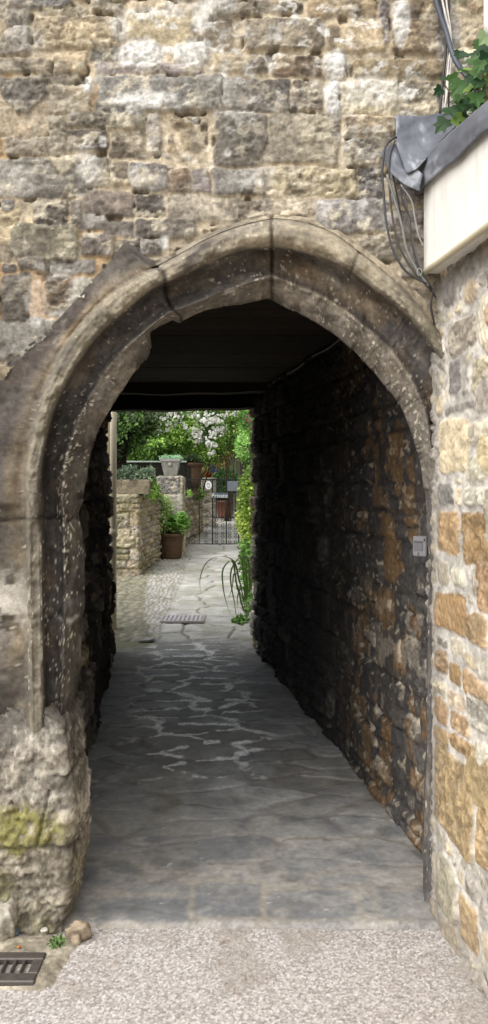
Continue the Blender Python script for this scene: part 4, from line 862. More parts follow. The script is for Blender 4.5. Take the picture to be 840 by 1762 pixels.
# ------------------------------------------------------------------ garden
# drain pipes at the passage end
mb = MB(); px_ = X_(195, 8.5); mb.tube([(px_, 8.5, z) for z in (-.02, .9, 1.6, 3.6)], .036, 14, lin((214, 204, 178)))
mb.tube([(px_, 8.5, 1.02), (px_, 8.5, 1.10)], .042, 14, lin((204, 194, 168)))
mb.build('drainpipe', M_PAINT, None, smooth=True, label='thicker cream drainpipe at the garden end of the passage', cat='pipe', group='pipes at the garden end')
mb = MB(); px_ = X_(186, 8.55); mb.tube([(px_, 8.55, z) for z in (-.02, 1.6, 3.6)], .018, 10, lin((196, 182, 156))); mb.build('drainpipe', M_PAINT, None, smooth=True, label='thin beige pipe left of the cream drainpipe', cat='pipe', group='pipes at the garden end')
def post_garden(A, B, h, col, sd, t, pos):
    n = fbm(A*7, B*7, 4, 601); m = sst(.5, .62, n)*.45
    c = mixc(col, lin((112, 112, 66)), m); c = mixc(c, lin((90, 84, 70)), sst(.35, .0, B-.1)*.4); return h, c
def kw(**k): return dict(mk_kw=k)
pathwall('garden_wall', [(-3.6, 12.12), (-1.60, 12.12), (-1.47, 13.75), (-1.47, 14.42)], .04, .10, 1.42, .014, .014,
         lambda L: rows(-.2, 2.02, .1, 1.5, .12, .24, .18, .42, 'tscgs', 61)+rows(2.03, L+.2, .1, 1.5, .05, .10, .12, .3, 'sgtb', 62), M_STONE, None, thick=.32, post=post_garden, seed=63, mortar=(150, 138, 112), rough=.018, protr=.014, depth=.018, pits=.6, crust=.3, pale=.5,
         **kw(label='low mossy rubble garden wall with the long stone trough on top', cat='wall'))
pathwall('garden_wall', [(-1.15, 14.85), (-1.16, 16.2), (-.96, 18.75), (-1.5, 18.80)], .05, .22, 1.32, .018, .018, lambda L: rows(-.2, L+.2, .2, 1.4, .07, .15, .14, .36, 'sgtbg', 64), M_STONE, None, thick=.3, post=post_garden, seed=65, mortar=(120, 112, 90), rough=.018, protr=.014, depth=.018, crust=.45, pale=.3,
         **kw(label='brown rubble garden wall running past the iron gate under the urn', cat='wall'))
def pillar(pts, z0, z1, seed, label, hr):
    return pathwall('gate_pillar', pts, .025, z0, z1, .014, .014, lambda L: rows(-.2, L+.2, z0, z1+.1, *hr, 'sgsp', seed), M_STONE, None, thick=.20, seed=seed, mortar=(160, 152, 134), rough=.014, protr=.006, depth=.006, crust=.55, pale=.5, pits=.3, **kw(label=label, cat='pillar', group='stone gate pillars'))
def sq(cx, cy, hx, hy): return [(cx-hx, cy), (cx-hx, cy-hy), (cx+hx, cy-hy), (cx+hx, cy+hy), (cx-hx, cy+hy), (cx-hx, cy)]
PXC, PYC = X_(292, 14.4), 14.66
pillar(sq(PXC, PYC, .228, .22), .22, Z_(819, 14.44), 66, 'grey lichened square stone pillar carrying the tapered planter', (.3, .5, .5, .8))
P2X, P2Y = X_(359, 19.8), 19.95
pillar(sq(P2X, P2Y, .165, .16), .40, Z_(822, 19.8), 67, 'pale narrow stone pillar behind the gate carrying the red flower pot', (.18, .3, .2, .4))
# trough on the wall
tr = empty('stone_trough', (-1.95, 12.30, 1.42), 'long weathered stone trough planted with grey succulents on the garden wall', 'planter')
tx0, tx1 = X_(186, 12.2), X_(259, 12.2); zt = Z_(825, 12.2)
def rough_box(x0, x1, y0, y1, z0, z1, seed, cbase, mat, parent, name, hollow=True):
    nx, nz = 60, 22
    pts = [(x0, (y0+y1)/2), (x0, y0), (x1, y0), (x1, y1), (x0, y1), (x0, (y0+y1)/2)]
    pos, nor, S = roundpath(pts, .025, .014); zz = np.linspace(z0, z1, nz); A, B = np.meshgrid(S, zz)
    n = fbm(A*9, B*9, 4, seed); n2 = fbm(A*30, B*30, 3, seed+1); h = .018*(n-.5)+.008*(n2-.5)-.012*sst(.03, 0, z1-B)
    P = np.stack([pos[None, :, 0]+nor[None, :, 0]*h, pos[None, :, 1]+nor[None, :, 1]*h, B], -1); C = lin(cbase)*(.6+.8*n)[..., None]
    inn = P[-1]-np.concatenate([nor*.05, np.zeros((len(S), 1))], 1); inn2 = inn-np.array([0, 0, .05]); ctr = np.array([[(x0+x1)/2, (y0+y1)/2, z1-.05]])
    nx = len(S); V = np.concatenate([P.reshape(-1, 3), inn, inn2, ctr]); o = nz*nx
    i0 = np.r_[np.arange(o-nx, o), np.arange(o, o+2*nx)].reshape(3, nx); f = np.stack([i0[:-1, :-1], i0[:-1, 1:], i0[1:, 1:], i0[1:, :-1]], -1).reshape(-1, 4)
    tri = np.array([(o+nx+k, o+nx+k+1, o+2*nx) for k in range(nx-1)])
    C = np.concatenate([C.reshape(-1, 3), np.tile(lin(cbase), (nx, 1)), np.tile(lin((50, 42, 34)), (nx+1, 1))])
    return mk(name, V, [np.concatenate([gridF(nz, nx), f]), tri], mat, parent, C)
rough_box(tx0, tx1, 12.14, 12.48, 1.425, zt, 71, (126, 116, 98), M_STONE, tr, 'basin')
root = empty('succulent_plants', (-1.95, 12.3, zt), 'silvery grey succulents and small spiky herbs filling the stone trough', 'plant')
V, Fc, C = crown([(X_(u, 12.3), 12.3+dy, zt+dz, rx, .14, rz) for u, dy, dz, rx, rz in ((213, 0, .04, .16, .09), (232, -.04, .05, .16, .08), (250, .02, .05, .10, .09), (200, 0, .04, .12, .1), (222, .05, .12, .12, .10), (254, .1, .10, .10, .10))], 1500, .055, G_GREY, 72, gaps=.25); mk('foliage', V, Fc, M_LEAF, root, C, smooth=False)
shrub('trailing_plant', (X_(260, 12.3), 12.32, 1.43), [(X_(262, 12.3), 12.32, 1.52, .07, .12, .16), (X_(264, 12.5), 12.6, 1.45, .10, .3, .14)], 800, .045, G_MID, 73, 'dark green trailing plant at the right end of the trough', 'plant', stems=2)
# tapered planter on the pillar
pl_z = Z_(819, 14.44)+.012
pr = empty('planter', (PXC, PYC, pl_z), 'grey tapered square lead planter on the stone pillar', 'planter')
def taper(cx, cy, z0, z1, b, t, c, lip=.012):
    V = []
    for (z, r_) in ((z0, b), (z1-.05, t-.004), (z1-.05, t+lip), (z1, t+lip), (z1, t-.02), (z1-.06, t-.03)): V += [(cx-r_, cy-r_, z), (cx+r_, cy-r_, z), (cx+r_, cy+r_, z), (cx-r_, cy+r_, z)]
    Fl = [(3, 2, 1, 0)]+[(i*4+k, i*4+(k+1) % 4, i*4+4+(k+1) % 4, i*4+4+k) for i in range(5) for k in range(4)]+[(20, 21, 22, 23)]
    mb = MB(); mb.add(V, Fl, lin(c)); return mb
taper(PXC, PYC, pl_z, Z_(789, 14.5), .115, .172, (136, 136, 130)).build('pot', M_LEAD, pr)
V, Fl, C = blob((PXC+.0, PYC-.17, pl_z+.20), (.035, .012, .035), 5, lin((146, 142, 124)), 2); mk('roundel', V, Fl, M_LEAD, pr, C)
root = empty('sedum', (PXC, PYC, Z_(789, 14.5)), 'pale blue green sedum mound overflowing the tapered planter', 'plant')
V, Fc, C = crown([(PXC-.09, PYC, Z_(788, 14.5), .12, .14, .055), (PXC+.09, PYC, Z_(788, 14.5), .12, .14, .055)], 1400, .022, ((120, 158, 120), (150, 186, 150), (176, 206, 176)), 74, gaps=.1); mk('foliage', V, Fc, M_LEAF, root, C, smooth=False)
# large terracotta pot in front of the pillar
TX, TY = X_(294.5, 14.1), 14.12; tz0 = float(gz(TY))+.012; th_ = Z_(918, 14.0)-tz0
pt = empty('flower_pot', (TX, TY, tz0), 'large brown terracotta pot standing in front of the pillar', 'pot')
mb = MB(); mb.lathe([(.17, 0), (.18, .02), (.205, th_*.6), (.222, th_-.06), (.236, th_-.055), (.238, th_), (.215, th_), (.205, th_-.04), (.01, th_-.05)], (TX, TY, tz0), 32, lin((92, 74, 56))); mb.build('body', M_CLAY, pt, smooth=True)
root = empty('leafy_plant', (TX, TY, tz0+th_-.04), 'fresh green leafy plant bushing out of the large terracotta pot', 'plant')
rng = np.random.default_rng(5); Vs, Fs, Cs, off = [], [], [], 0
cc = np.array([lin(c) for c in G_FRESH])
for i in range(34):
    bx, by = rng.normal(0, .075), rng.normal(0, .07); hgt = rng.uniform(.16, .46); tip = np.array([TX+bx*1.7+.02, TY+by*1.6, tz0+th_+hgt*(1-.5*abs(bx)/.2)])
    m = 16; P = np.repeat(tip[None], m, 0)+rng.normal(0, .012, (m, 3)); P[:, 2] -= np.linspace(0, .16, m)
    a = np.linspace(0, 6*math.pi, m)+rng.random(); out = np.stack([np.cos(a), np.sin(a), rng.uniform(.0, .9, m)], 1); out /= np.linalg.norm(out, axis=1)[:, None]
    up = np.array([0, 0, 1.0])-out*out[:, 2:]; up /= np.linalg.norm(up, axis=1)[:, None]; R = np.stack([np.cross(out, up), out, up], -1)
    V, Fc, C = scatter(LEAF_V*np.array([.8, 1, 1]), LEAF_T, P, R, rng.uniform(.08, .14, m), cc[rng.choice(4, m, p=[.08, .22, .35, .35])]*rng.uniform(1.1, 1.9, (m, 1))); Vs.append(V); Fs.append(Fc+off); Cs.append(C); off += len(V)
mk('foliage', np.concatenate(Vs), np.concatenate(Fs), M_LEAF, root, np.concatenate(Cs), smooth=False)
shrub('fern', (X_(276, 13.9), 13.95, .24), [(X_(277, 13.8), 13.95, 1.0, .10, .16, .32), (X_(282, 13.8), 14.0, 1.15, .14, .15, .22)], 2600, .035, ((120, 140, 88), (150, 170, 112), (178, 194, 140)), 75, 'feathery pale green fern growing against the wall behind the pot', 'plant', gaps=.3)
# urn on the wall
UX, UY, UZ = X_(334, 17.0), 17.05, 1.325
ur = empty('garden_urn', (UX, UY, UZ), 'dark terracotta pedestal urn on the wall beyond the pillar', 'urn')
mb = MB(); mb.lathe([(.13, 0), (.13, .04), (.08, .07), (.055, .14), (.07, .18), (.13, .21), (.15, .30), (.155, .55), (.165, .62), (.20, .64), (.20, .69), (.16, .69), (.15, .64), (.01, .63)], (UX, UY, UZ), 28, lin((84, 66, 50))); mb.build('body', M_CLAY, ur, smooth=True)
shrub('urn_plant', (UX, UY, UZ+.66), [(UX, UY, UZ+.76, .19, .19, .10)], 500, .06, G_DARK, 76, 'very dark low plant growing in the pedestal urn', 'plant', stems=0, gaps=.2)
shrub('wall_plant', (X_(325, 16.7), 16.7, 1.33), [(X_(322, 16.5), 16.45, 1.36, .10, .2, .07), (X_(343, 17.6), 17.5, 1.33, .10, .3, .10)], 900, .05, G_MID, 77, 'low green plants creeping over the wall top at the urn foot', 'plant', stems=0, gaps=.3)
# red pot with violets on the far pillar
fpz = Z_(822, 19.8)+.012
fp_ = empty('flower_pot', (P2X-.02, P2Y, fpz), 'small red clay pot on the narrow pillar behind the gate', 'pot'); mb = MB(); mb.lathe([(.075, 0), (.09, .06), (.105, .06), (.105, .1), (.085, .1), (.01, .08)], (P2X-.02, P2Y, fpz), 20, lin((150, 72, 52))); mb.build('body', M_CLAY, fp_, smooth=True)
root = shrub('pansy', (P2X-.02, P2Y, fpz+.08), [(P2X-.06, P2Y, fpz+.17, .13, .10, .09)], 350, .045, G_BEIGE, 78, 'pale pansies with a violet clump in the small red pot', 'flower', stems=0, gaps=.2)
PET_V = []; PET_F = []
rngp = np.random.default_rng(9)
for i in range(9):
    q = rngp.normal(size=3); q[2] = abs(q[2])+.3; q /= np.linalg.norm(q); a = np.cross(q, (.3, .5, .81)); a /= np.linalg.norm(a); b = np.cross(q, a); o = len(PET_V); c = q*.32
    PET_V += [c+a*.36, c+b*.36+q*.14, c-a*.36, c-b*.36-q*.06, c+q*.16]; PET_F += [(o, o+1, o+4), (o+1, o+2, o+4), (o+2, o+3, o+4), (o+3, o, o+4)]
PET_V = np.array(PET_V)
def bloom_mesh(name, n, spread, size, pal, seed):
    rng = np.random.default_rng(seed); d = rng.normal(size=(n, 3))*np.array(spread); pl = np.array([lin(c) for c in pal])
    V, Fc, C = scatter(PET_V, PET_F, d, rand_rot(n, rng, (0, -.8, .5), .6), size*rng.uniform(.7, 1.3, n), pl[rng.choice(len(pl), n)]*rng.uniform(.9, 1.05, (n, 1))); me = raw_mesh(name, V, Fc, C, False); me.materials.append(M_PETAL); return me
def bloom(me, p, parent, s=1.0, rz=0.0, name='blossom'):
    o = bpy.data.objects.new(name, me); COL.objects.link(o); o.parent = parent; o.location = [float(a) for a in (np.array(p)-woff(parent))]; o.rotation_euler = (0, 0, rz); o.scale = (s, s, s); return o
VIO = bloom_mesh('violet_blossom', 9, (.05, .03, .04), .05, ((96, 84, 170), (130, 116, 196), (74, 66, 150)), 3)
bloom(VIO, (P2X+.10, P2Y-.06, fpz+.16), root); bloom(VIO, (P2X+.07, P2Y-.05, fpz+.24), root, .8, 1.2)

# wrought iron gate
GY = 16.26; gb = float(gz(GY))+.03; GZt = Z_(825, GY); GZb = Z_(936, GY); GZm = Z_(891, GY)
ga = empty('garden_gate', (X_(365, GY), GY, gb), 'black wrought iron garden gate with scrollwork across the path', 'gate')
ic = (34, 35, 38)
def bar(name, pts, r, parent=None, n=6):
    mb = MB(); mb.tube(np.array(pts, float), r, n, lin(ic)); return mb.build(name, M_IRON, ga if parent is None else parent, smooth=True)
gx0, gx1 = X_(320.5, GY), X_(433, GY)
mb = MB()
for x in (gx0, gx1): mb.box((x-.012, GY-.012, GZb-.02), (x+.012, GY+.012, GZt+.01), lin(ic), .002)
for z in (GZt, GZb): mb.box((gx0+.012, GY-.011, z-.011), (gx1-.012, GY+.011, z+.011), lin(ic), .002)
mb.build('frame', M_IRON, ga)
for u, w_ in ((366, .013), (389.5, .012), (411, .012)):
    mb = MB(); mb.box((X_(u, GY)-w_, GY-.010, GZb+.011), (X_(u, GY)+w_, GY+.010, GZt-.011), lin(ic), .002); mb.build('upright_bar', M_IRON, ga)
mb = MB(); mb.box((X_(366, GY)+.013, GY-.009, GZm-.010), (gx1-.012, GY+.009, GZm+.010), lin(ic), .002); mb.build('middle_rail', M_IRON, ga)
for u in (372.5, 377, 382, 395, 400.5, 405.5):
    bar('upper_bar', [(X_(u, GY), GY, GZm+.01), (X_(u, GY), GY, GZt-.01)], .007)
sp_t = np.linspace(0, 1, 26)
def scroll(cx, cz, r, sx, sz):
    a = sp_t*2.6*math.pi; rr = r*(1-.8*sp_t); return np.stack([cx+sx*rr*np.cos(a), np.full_like(a, GY), cz+sz*rr*np.sin(a)], 1)
def scroll_panel(u0, u1, z0, z1, cols):
    rows_ = max(1, int(round((z1-z0)/.19))); dz = (z1-z0)/rows_; x0, x1 = X_(u0, GY), X_(u1, GY); dx = (x1-x0)/cols
    for i in range(rows_):
        for j in range(cols):
            cx = x0+(j+.5)*dx; cz = z0+(i+.5)*dz; mb = MB()
            for s in (-1, 1):
                mb.tube(scroll(cx+s*dx*.02, cz+dz*.24*s, dz*.24, s, s), .0034, 5, lin(ic)); mb.tube(scroll(cx+s*dx*.02, cz-dz*.24*s, dz*.24, s, -s), .0034, 5, lin(ic))
            mb.build('scroll', M_IRON, ga, smooth=True)
scroll_panel(322, 343, GZb+.01, GZb+.22, 1)
bar('upright_bar', [(X_(343, GY), GY, GZb), (X_(343, GY), GY, GZt)], .007)
scroll_panel(344, 365, GZb+.01, GZt-.25, 1); scroll_panel(322, 342, GZt-.42, GZt-.02, 1)
scroll_panel(367, 389, GZb+.01, GZm-.01, 2); scroll_panel(390, 411, GZb+.01, GZm-.01, 2)
for u in (325, 333, 341, 349): bar('finial_bar', [(X_(u, GY), GY, GZt-.01), (X_(u, GY), GY, GZt-.10)], .006)
# signs on the gate
sg = empty('private_sign', (X_(378, GY), GY-.03, Z_(852.5, GY)), 'dark slate nameplate reading Private on the gate', 'sign')
hw, hh = .176, .055
mb = MB(); mb.box((X_(378, GY)-hw, GY-.034, sg.location.z-hh), (X_(378, GY)+hw, GY-.018, sg.location.z+hh), lin((82, 92, 104)), .003); mb.build('plate', M_SIGN, sg)
def text(s, size, p, colr, parent, name):
    cu = bpy.data.curves.new(name, 'FONT'); cu.body = s; cu.size = size; cu.align_x = 'CENTER'; cu.align_y = 'CENTER'; cu.extrude = .0015
    tmp = bpy.data.objects.new('tmp', cu); COL.objects.link(tmp); bpy.context.view_layer.update()
    me = bpy.data.meshes.new_from_object(tmp.evaluated_get(bpy.context.evaluated_depsgraph_get())); bpy.data.objects.remove(tmp); bpy.data.curves.remove(cu)
    a = me.color_attributes.new('col', 'FLOAT_COLOR', 'POINT'); n = len(me.vertices); a.data.foreach_set('color', np.tile(np.r_[lin(colr), 1].astype(np.float32), n))
    me.materials.clear(); me.materials.append(M_SIGN); me.name = name
    o = bpy.data.objects.new(name, me); COL.objects.link(o); o.parent = parent; o.location = [float(q) for q in (np.array(p)-woff(parent))]; o.rotation_euler = (math.pi/2, 0, 0); return o
text('Private', .118, (X_(378, GY), GY-.0365, Z_(853, GY)), (236, 236, 230), sg, 'lettering')
ov = empty('oval_sign', (X_(359, GY), GY-.03, Z_(835, GY)), 'white oval house sign with a grey emblem hanging on the gate', 'sign')
def disc(name, rx, rz, y0, y1, c, parent, cx, cz):
    n = 28; V = [(cx+rx*math.cos(2*math.pi*k/n), y, cz+rz*math.sin(2*math.pi*k/n)) for y in (y0, y1) for k in range(n)]; mb = MB(); mb.add(V, [tuple(range(n)), tuple(range(n, 2*n))[::-1]]+[(k, n+k, n+(k+1) % n, (k+1) % n) for k in range(n)], lin(c)); return mb.build(name, M_SIGN, parent)
ox, oz = X_(359, GY), Z_(835, GY); disc('plate', .066, .086, GY-.036, GY-.02, (240, 240, 240), ov, ox, oz)
mb = MB(); mb.tube(np.array([(ox+.024*math.cos(a)-.006, GY-.038, oz+.026*math.sin(a)+.018) for a in np.linspace(-.6, 3.9, 16)]), .006, 5, lin((120, 124, 140))); mb.tube(np.array([(ox+.020*math.cos(a)+.006, GY-.038, oz+.026*math.sin(a)-.026) for a in np.linspace(2.4, 7.4, 16)]), .006, 5, lin((120, 124, 140))); mb.build('emblem', M_SIGN, ov, smooth=True)
ps = empty('slate_plaque', (X_(401, GY), GY-.03, Z_(836, GY)), 'blank blue grey slate plaque on the right of the gate', 'sign'); mb = MB(); mb.box((X_(391.5, GY), GY-.036, Z_(845, GY)), (X_(410, GY), GY-.02, Z_(828, GY)), lin((112, 118, 128)), .003); mb.build('plate', M_SIGN, ps)
# far terracotta tub
V0 = (X_(386, 22.5), 22.5, float(gz(22.5))+.01); ft = empty('flower_pot', V0, 'reddish terracotta tub standing on the path far behind the gate', 'pot'); mb = MB(); mb.lathe([(.17, 0), (.19, .1), (.23, .44), (.25, .44), (.25, .5), (.21, .5), (.01, .46)], V0, 24, lin((118, 78, 66))); mb.build('body', M_CLAY, ft, smooth=True)
shrub('tub_shrub', (V0[0], V0[1], V0[2]+.48), [(V0[0], V0[1], V0[2]+.95, .40, .35, .42), (V0[0]-.1, V0[1], V0[2]+.65, .25, .25, .25)], 2600, .07, ((40, 64, 34), (56, 90, 44), (80, 120, 60)), 80, 'mid green bushy shrub growing in the far terracotta tub', 'shrub')
# garden house with a white window
gh = empty('garden_house', (.6, 25.4, .68), 'grey stone garden house with a white framed window seen above the gate', 'building')
mb = MB(); mb.box((X_(394, 25), 25, .6), (2.6, 28, 3.2), lin((140, 138, 128)), .01); wl = mb.build('wall', M_STONE, gh)
mb = MB(); wx0, wx1, wz0, wz1 = X_(396, 25)+.01, X_(405, 25)+.01, Z_(830, 25), Z_(784, 25)
for a, b in (((wx0, 24.93, wz0), (wx0+.035, 24.998, wz1)), ((wx1-.035, 24.93, wz0), (wx1, 24.998, wz1)), ((wx0+.035, 24.93, wz1-.04), (wx1-.035, 24.998, wz1)), ((wx0+.035, 24.93, wz0), (wx1-.035, 24.998, wz0+.05)), ((wx0+.035, 24.935, (wz0+wz1)/2), (wx1-.035, 24.998, (wz0+wz1)/2+.03)), (((wx0+wx1)/2-.012, 24.937, wz0+.05), ((wx0+wx1)/2+.012, 24.998, wz1-.04))): mb.box(a, b, lin((226, 230, 226)))
wf = mb.build('window', M_PAINT, gh); mb = MB(); mb.box((wx0+.035, 24.96, wz0+.05), (wx1-.035, 24.985, wz1-.04)); mb.build('pane', M_GLASS, wf)
mb = MB(); mb.box((X_(405.8, 25)+.01, 24.95, .66), (X_(412.5, 25)+.01, 24.998, Z_(780, 25)), lin((172, 172, 140)), .004); mb.build('door', M_PAINT, gh)
mb = MB(); mb.add([(X_(390, 25), 24.8, 3.2), (2.8, 24.8, 3.2), (2.8, 26.5, 4.3), (X_(390, 25), 26.5, 4.3), (2.8, 28.2, 3.2), (X_(390, 25), 28.2, 3.2)], [(0, 1, 2, 3), (3, 2, 4, 5), (0, 3, 5), (1, 4, 2), (0, 5, 4, 1)], lin((104, 98, 92))); mb.build('roof', M_STONE, gh)
# dark boards added in place of a shadow gap, with pale capping rail
fe = empty('shade_screen', (-2.6, 16.9, .34), 'added dark board screen standing in for shadow, with a pale capping rail behind the trough', 'fence')
mb = MB(); x = -4.6
while x < X_(322, 16.9): mb.box((x, 16.9, .34), (x+.115, 16.92, 2.02), lin((36, 34, 28))*random.uniform(.7, 1.2), .003); x += .12
mb.build('boards', M_WOOD, fe); mb = MB(); mb.box((-4.6, 16.87, 2.025), (X_(322, 16.9), 16.95, 2.055), lin((186, 198, 190)), .004); mb.build('capping_rail', M_PAINT, fe)

# white rambling rose
rb = [(X_(300, 18.3), 18.3, 2.75, .75, .7, .55), (X_(345, 18.3), 18.2, 2.85, .8, .7, .62), (X_(375, 18.5), 18.4, 2.62, .5, .6, .55), (X_(330, 18.3), 18.3, 3.4, 1.3, .8, .5), (X_(265, 18.3), 18.4, 3.0, .8, .7, .6), (X_(360, 18.3), 18.1, 2.35, .32, .4, .38)]
rose = shrub('rose_bush', (X_(322, 18.9), 18.9, .45), rb, 24000, .07, G_MID, 81, 'large rambling rose covered in white blossom clusters above the gate', 'rose bush', stems=16, gaps=.42, sr=.022)
ROSE = [bloom_mesh('white_blossom', 16, (.062, .045, .048), .050, ((238, 240, 232), (230, 232, 226), (244, 244, 240)), 40+i) for i in range(3)]
bl = [(372, 722, 1.1), (376, 732, 1.1), (380, 742, .9), (366, 720, 1), (384, 738, .8), (343, 724, 1.2), (357, 723, 1.1), (333, 714, 1), (343, 712, .8), (297, 728, 1.1), (305, 716, 1.1), (336, 742, 1), (330, 738, 1), (345, 744, 1), (340, 752, 1.1), (342, 757, .9), (351, 756, .9), (366, 748, 1), (364, 762, 1.2), (334, 752, .9), (331, 746, .9), (363, 779, .7), (371, 740, .7), (261, 712, .9), (272, 716, .7), (285, 718, .9), (271, 728, .9), (273, 740, .7), (316, 730, .5), (320, 736, .5), (313, 711, .7), (324, 712, .6), (288, 740, .5), (355, 712, .6), (385, 716, .5), (293, 712, .8), (390, 712, .6), (404, 712, .6), (330, 700, 1), (360, 700, 1), (300, 698, 1), (352, 690, 1), (378, 695, 1), (280, 694, .9)]
for i, (u, v, s) in enumerate(bl):
    Yb = 17.55+.25*math.sin(i*1.7); bloom(ROSE[i % 3], W(u, v, Yb), rose, s*1.35, i*1.1)
# dark tree behind trough
tb = [(X_(205, 15), 15.2, 2.75, .5, .6, .45), (X_(225, 15), 15.4, 3.0, .6, .6, .5), (X_(185, 15), 15.2, 2.5, .5, .5, .5), (X_(232, 15), 15.6, 2.72, .35, .4, .3), (X_(200, 15), 15.3, 3.5, .9, .7, .5)]
tr_ = empty('small_tree', (X_(209, 15.2), 15.3, .3), 'dark small tree with drooping leaves and several trunks behind the trough', 'tree')
V, Fc, C = crown(tb, 13000, .075, G_DARK+((110, 126, 98),), 82, gaps=.44); mk('crown', V, Fc, M_LEAF, tr_, C, smooth=False)
mb = MB()
for u, e in ((207, (204, 730)), (211, (216, 725)), (214, (222, 742)), (205, (196, 735))): stem(mb, [W(u, 870, 15.3)*np.array([1, 1, 0])+np.array([0, 0, .3]), W(u, 800, 15.3), W(*e, 15.3)], .055, .03, (34, 28, 22))
mb.build('trunk', M_BARK, tr_, smooth=True)
shrub('laurel_shrub', (X_(240, 17.8), 18, .4), [(X_(245, 17.8), 17.9, 2.25, .55, .4, .4), (X_(280, 17.8), 17.7, 2.25, .5, .35, .30), (X_(225, 17.8), 17.9, 2.5, .4, .4, .4)], 6000, .075, G_MID, 83, 'mid green shrub with slender branches above the dark screen', 'shrub', stems=14, gaps=.5, sr=.018, sc=(44, 36, 28))
# shrubs and climbers beyond
shrub('yellow_rose', (X_(392, 21.5), 21.6, .55), [(X_(392, 21.5), 21.7, 2.95, .45, .5, .6), (X_(400, 21.5), 21.5, 3.4, .6, .5, .5)], 4200, .09, G_MID, 84, 'tall green rose carrying a few yellow and red blooms beside the house', 'rose bush', stems=6)
yr = bpy.data.objects['yellow_rose']
YEL = bloom_mesh('yellow_blossom', 4, (.03, .03, .06), .09, ((236, 196, 60), (240, 214, 110), (226, 170, 50)), 51); RED = bloom_mesh('red_blossom', 4, (.05, .03, .05), .08, ((190, 34, 24), (160, 24, 20)), 52); MAG = bloom_mesh('pink_blossom', 6, (.08, .04, .07), .08, ((190, 60, 130), (210, 90, 150)), 53)
for me, u, v, s in ((YEL, 406, 737, 1), (YEL, 382, 759, 1.1), (RED, 393, 784, 1.1), (RED, 395, 770, .7), (YEL, 424, 770, .7)): bloom(me, W(u, v, 20.8), yr, s)
shrub('beige_shrub', (X_(383, 23.6), 23.6, .64), [(X_(380, 23.6), 23.6, 2.2, .32, .35, .45), (X_(390, 23.6), 23.9, 2.5, .35, .3, .3), (X_(370, 23.6), 23.7, 1.9, .3, .3, .3)], 2200, .08, G_BEIGE, 85, 'buff coloured shrub between the rose and the garden house window', 'shrub', stems=5)
shrub('climbing_plant', (X_(430, 15), 15, .3), [(X_(420, 15), 14.8, 2.25, .18, .3, .25), (X_(428, 15), 15, 2.75, .2, .3, .35), (X_(436, 15), 15, 1.7, .16, .3, .5)], 3600, .05, G_FRESH, 86, 'green climber with pink blossom hanging over the right side of the view', 'climbing plant', stems=5, gaps=.4)
cp = bpy.data.objects['climbing_plant']
for u, v, s in ((424, 722, .8), (429, 726, .9), (427, 716, .7), (431, 735, .6)): bloom(MAG, W(u, v, 14.6), cp, s*.32)
# yellow-green shrub at the right of the path
shrub('golden_shrub', (.12, 11.3, .14), [(X_(424, 11), 11.2, 1.45, .11, .35, .28), (X_(422, 11), 11.1, 1.10, .12, .35, .28), (X_(427, 11), 11.0, .80, .10, .3, .22), (X_(432, 11), 11.2, 1.3, .14, .4, .5)], 4200, .048, G_BRIGHT, 87, 'bright yellow green shrub at the right edge of the garden path', 'shrub', fine=True, gaps=.32, stems=5, shell=.4)
shrub('border_plant', (.06, 10.2, .09), [(X_(425, 10), 10.4, .48, .08, .4, .30), (X_(423, 10), 10.0, .70, .08, .3, .2), (X_(427, 9), 9.1, .20, .06, .2, .12)], 520, .06, G_FRESH, 88, 'loose pale green border plants at the right end of the passage', 'plant', fine=True, gaps=.36, stems=7, shell=.3, sr=.008, sc=(90, 120, 60))
# long grass blades
gr = empty('grass_tuft', (X_(425, 9.3), 9.3, .05), 'tuft of long arching grass blades leaning over the path', 'grass plant')
blades = [[(424, 1060), (412, 1000), (398, 962), (375, 958), (356, 968), (345, 992), (345, 1024)], [(424, 1062), (408, 1010), (396, 965), (386, 975), (384, 1010), (392, 1045), (397, 1060)], [(426, 1060), (420, 1000), (412, 960), (402, 972), (404, 1040), (410, 1070), (415, 1078)], [(425, 1062), (424, 1010), (420, 965), (414, 945)], [(428, 1060), (426, 1020), (418, 985), (405, 985), (400, 1010), (392, 1035)], [(424, 1064), (416, 1040), (406, 1012), (400, 1010)], [(428, 1060), (430, 1000), (424, 960), (416, 952), (408, 968)], [(427, 1062), (423, 1030), (417, 1010), (410, 1022), (409, 1050)]]
for i, b in enumerate(blades):
    Yb = 9.25+.1*(i % 3); P = spline([W(u, v, Yb-.03*k) for k, (u, v) in enumerate(b)], 26); w = .011*np.sin(np.linspace(.25, math.pi-.02, 26)); V = np.concatenate([P+np.c_[w, 0*w, .3*w], P-np.c_[w, 0*w, -.2*w], ]); Fq = np.array([(k, k+1, 27+k, 26+k) for k in range(25)])
    mk('blade', V, Fq, M_LEAF, gr, np.tile(lin((88, 112, 62))*(.8+.12*(i % 4)), (52, 1)))
shrub('weed', (X_(413, 9.1), 8.9, .05), [(X_(413, 8.9), 8.85, .07, .07, .06, .04)], 90, .05, G_FRESH, 89, 'low bright green weed on the flagstones below the grass blades', 'weed', stems=0, fine=True, gaps=.2)
# right garden boundary, hidden mostly by plants
pathwall('garden_wall', [(1.2, 26), (.62, 14), (.45, 7.9)], .05, 0, 1.9, .04, .03, lambda L: rows(-.2, L, 0, 2, .12, .25, .2, .5, 'tgs', 91), M_STONE, None, thick=.3, seed=92, **kw(label='rubble boundary wall behind the golden shrub on the right', cat='wall'))
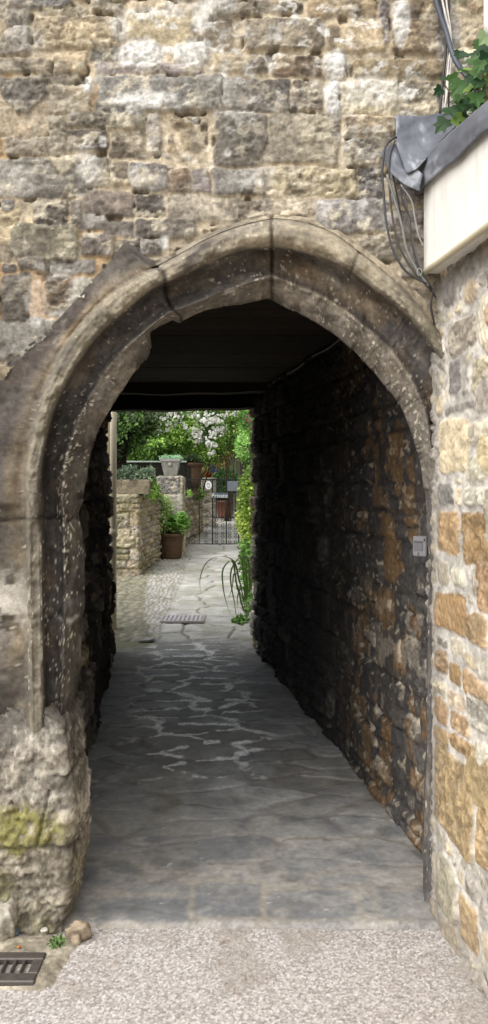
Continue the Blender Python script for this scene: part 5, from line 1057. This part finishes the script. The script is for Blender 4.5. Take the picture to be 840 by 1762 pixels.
# trees that close the view
shrub('background_tree', (-4.5, 22, .6), [(-4.6, 22, 3.0, 1.6, 1.2, 1.7), (-3.4, 22.3, 3.6, 1.3, 1.1, 1.4)], 9000, .14, G_DARK+G_MID[2:], 93, 'broad dark green tree behind the small tree on the left', 'tree', group='trees closing the garden', sr=.09)
shrub('background_tree', (-1.8, 24, .64), [(-1.9, 24, 2.9, 1.4, 1.0, 1.5), (-1.0, 24.4, 3.9, 1.3, 1.0, 1.1)], 9000, .13, G_MID, 94, 'mid green tree behind the white rose', 'tree', group='trees closing the garden', sr=.08)
shrub('background_tree', (.9, 23, .64), [(.7, 23.2, 3.6, 1.0, .8, 1.0), (1.6, 23.4, 3.0, .8, .8, 1.4)], 6500, .12, ((76, 98, 60), (104, 128, 80), (132, 154, 104), (160, 176, 130)), 95, 'pale green tree at the right above the garden house', 'tree', group='trees closing the garden', sr=.07)
V, Fc, C = crown([(x, 31+.4*math.sin(x*2), 2.6+.4*math.sin(x), 1.6, .9, 2.3) for x in np.arange(-9, 6, 1.1)], 26000, .22, G_DARK+G_MID[:2], 96, gaps=.12, shell=.3); mk('woodland', V, Fc, M_LEAF, None, C, smooth=False, kind='stuff', label='dense dark green foliage closing the far end of the garden', cat='trees')

# ------------------------------------------------------------------ light, sky, camera
wd = bpy.data.worlds.new('World'); SC.world = wd; wd.use_nodes = True; nt = wd.node_tree; bg = nt.nodes['Background']
el, az_ = math.radians(50), (-.68, -.64)
sky = nt.nodes.new('ShaderNodeTexSky'); sky.sky_type = 'NISHITA'; sky.sun_disc = False; sky.sun_elevation = el; sky.sun_rotation = math.atan2(az_[0], az_[1]); sky.dust_density = 4; sky.air_density = 1.0; sky.ozone_density = .6
hs = nt.nodes.new('ShaderNodeHueSaturation'); hs.inputs['Saturation'].default_value = .35; nt.links.new(sky.outputs[0], hs.inputs['Color']); nt.links.new(hs.outputs[0], bg.inputs['Color']); bg.inputs['Strength'].default_value = .15
L = bpy.data.lights.new('sun', 'SUN'); L.energy = 3.7; L.angle = math.radians(100); L.color = (1, .975, .94); lo = bpy.data.objects.new('sun', L); COL.objects.link(lo)
hd = math.hypot(*az_); dv = Vector((az_[0]/hd*math.cos(el), az_[1]/hd*math.cos(el), math.sin(el))); lo.rotation_euler = dv.to_track_quat('Z', 'Y').to_euler(); lo.location = dv*30
cam = bpy.data.cameras.new('camera'); co = bpy.data.objects.new('camera', cam); COL.objects.link(co); co.location = (0, 0, EYE); co.rotation_euler = (math.pi/2, 0, 0)
cam.sensor_fit = 'VERTICAL'; cam.sensor_height = 36; cam.sensor_width = 36*840/1762; cam.lens = F*36/1762; cam.shift_y = (HY-881)/1762; cam.clip_start = .05; cam.clip_end = 2000
SC.camera = co
SC.view_settings.view_transform = 'Standard'; SC.view_settings.look = 'None'; SC.view_settings.exposure = 0; SC.view_settings.gamma = 1
SC.cycles.max_bounces = 8; SC.cycles.diffuse_bounces = 5
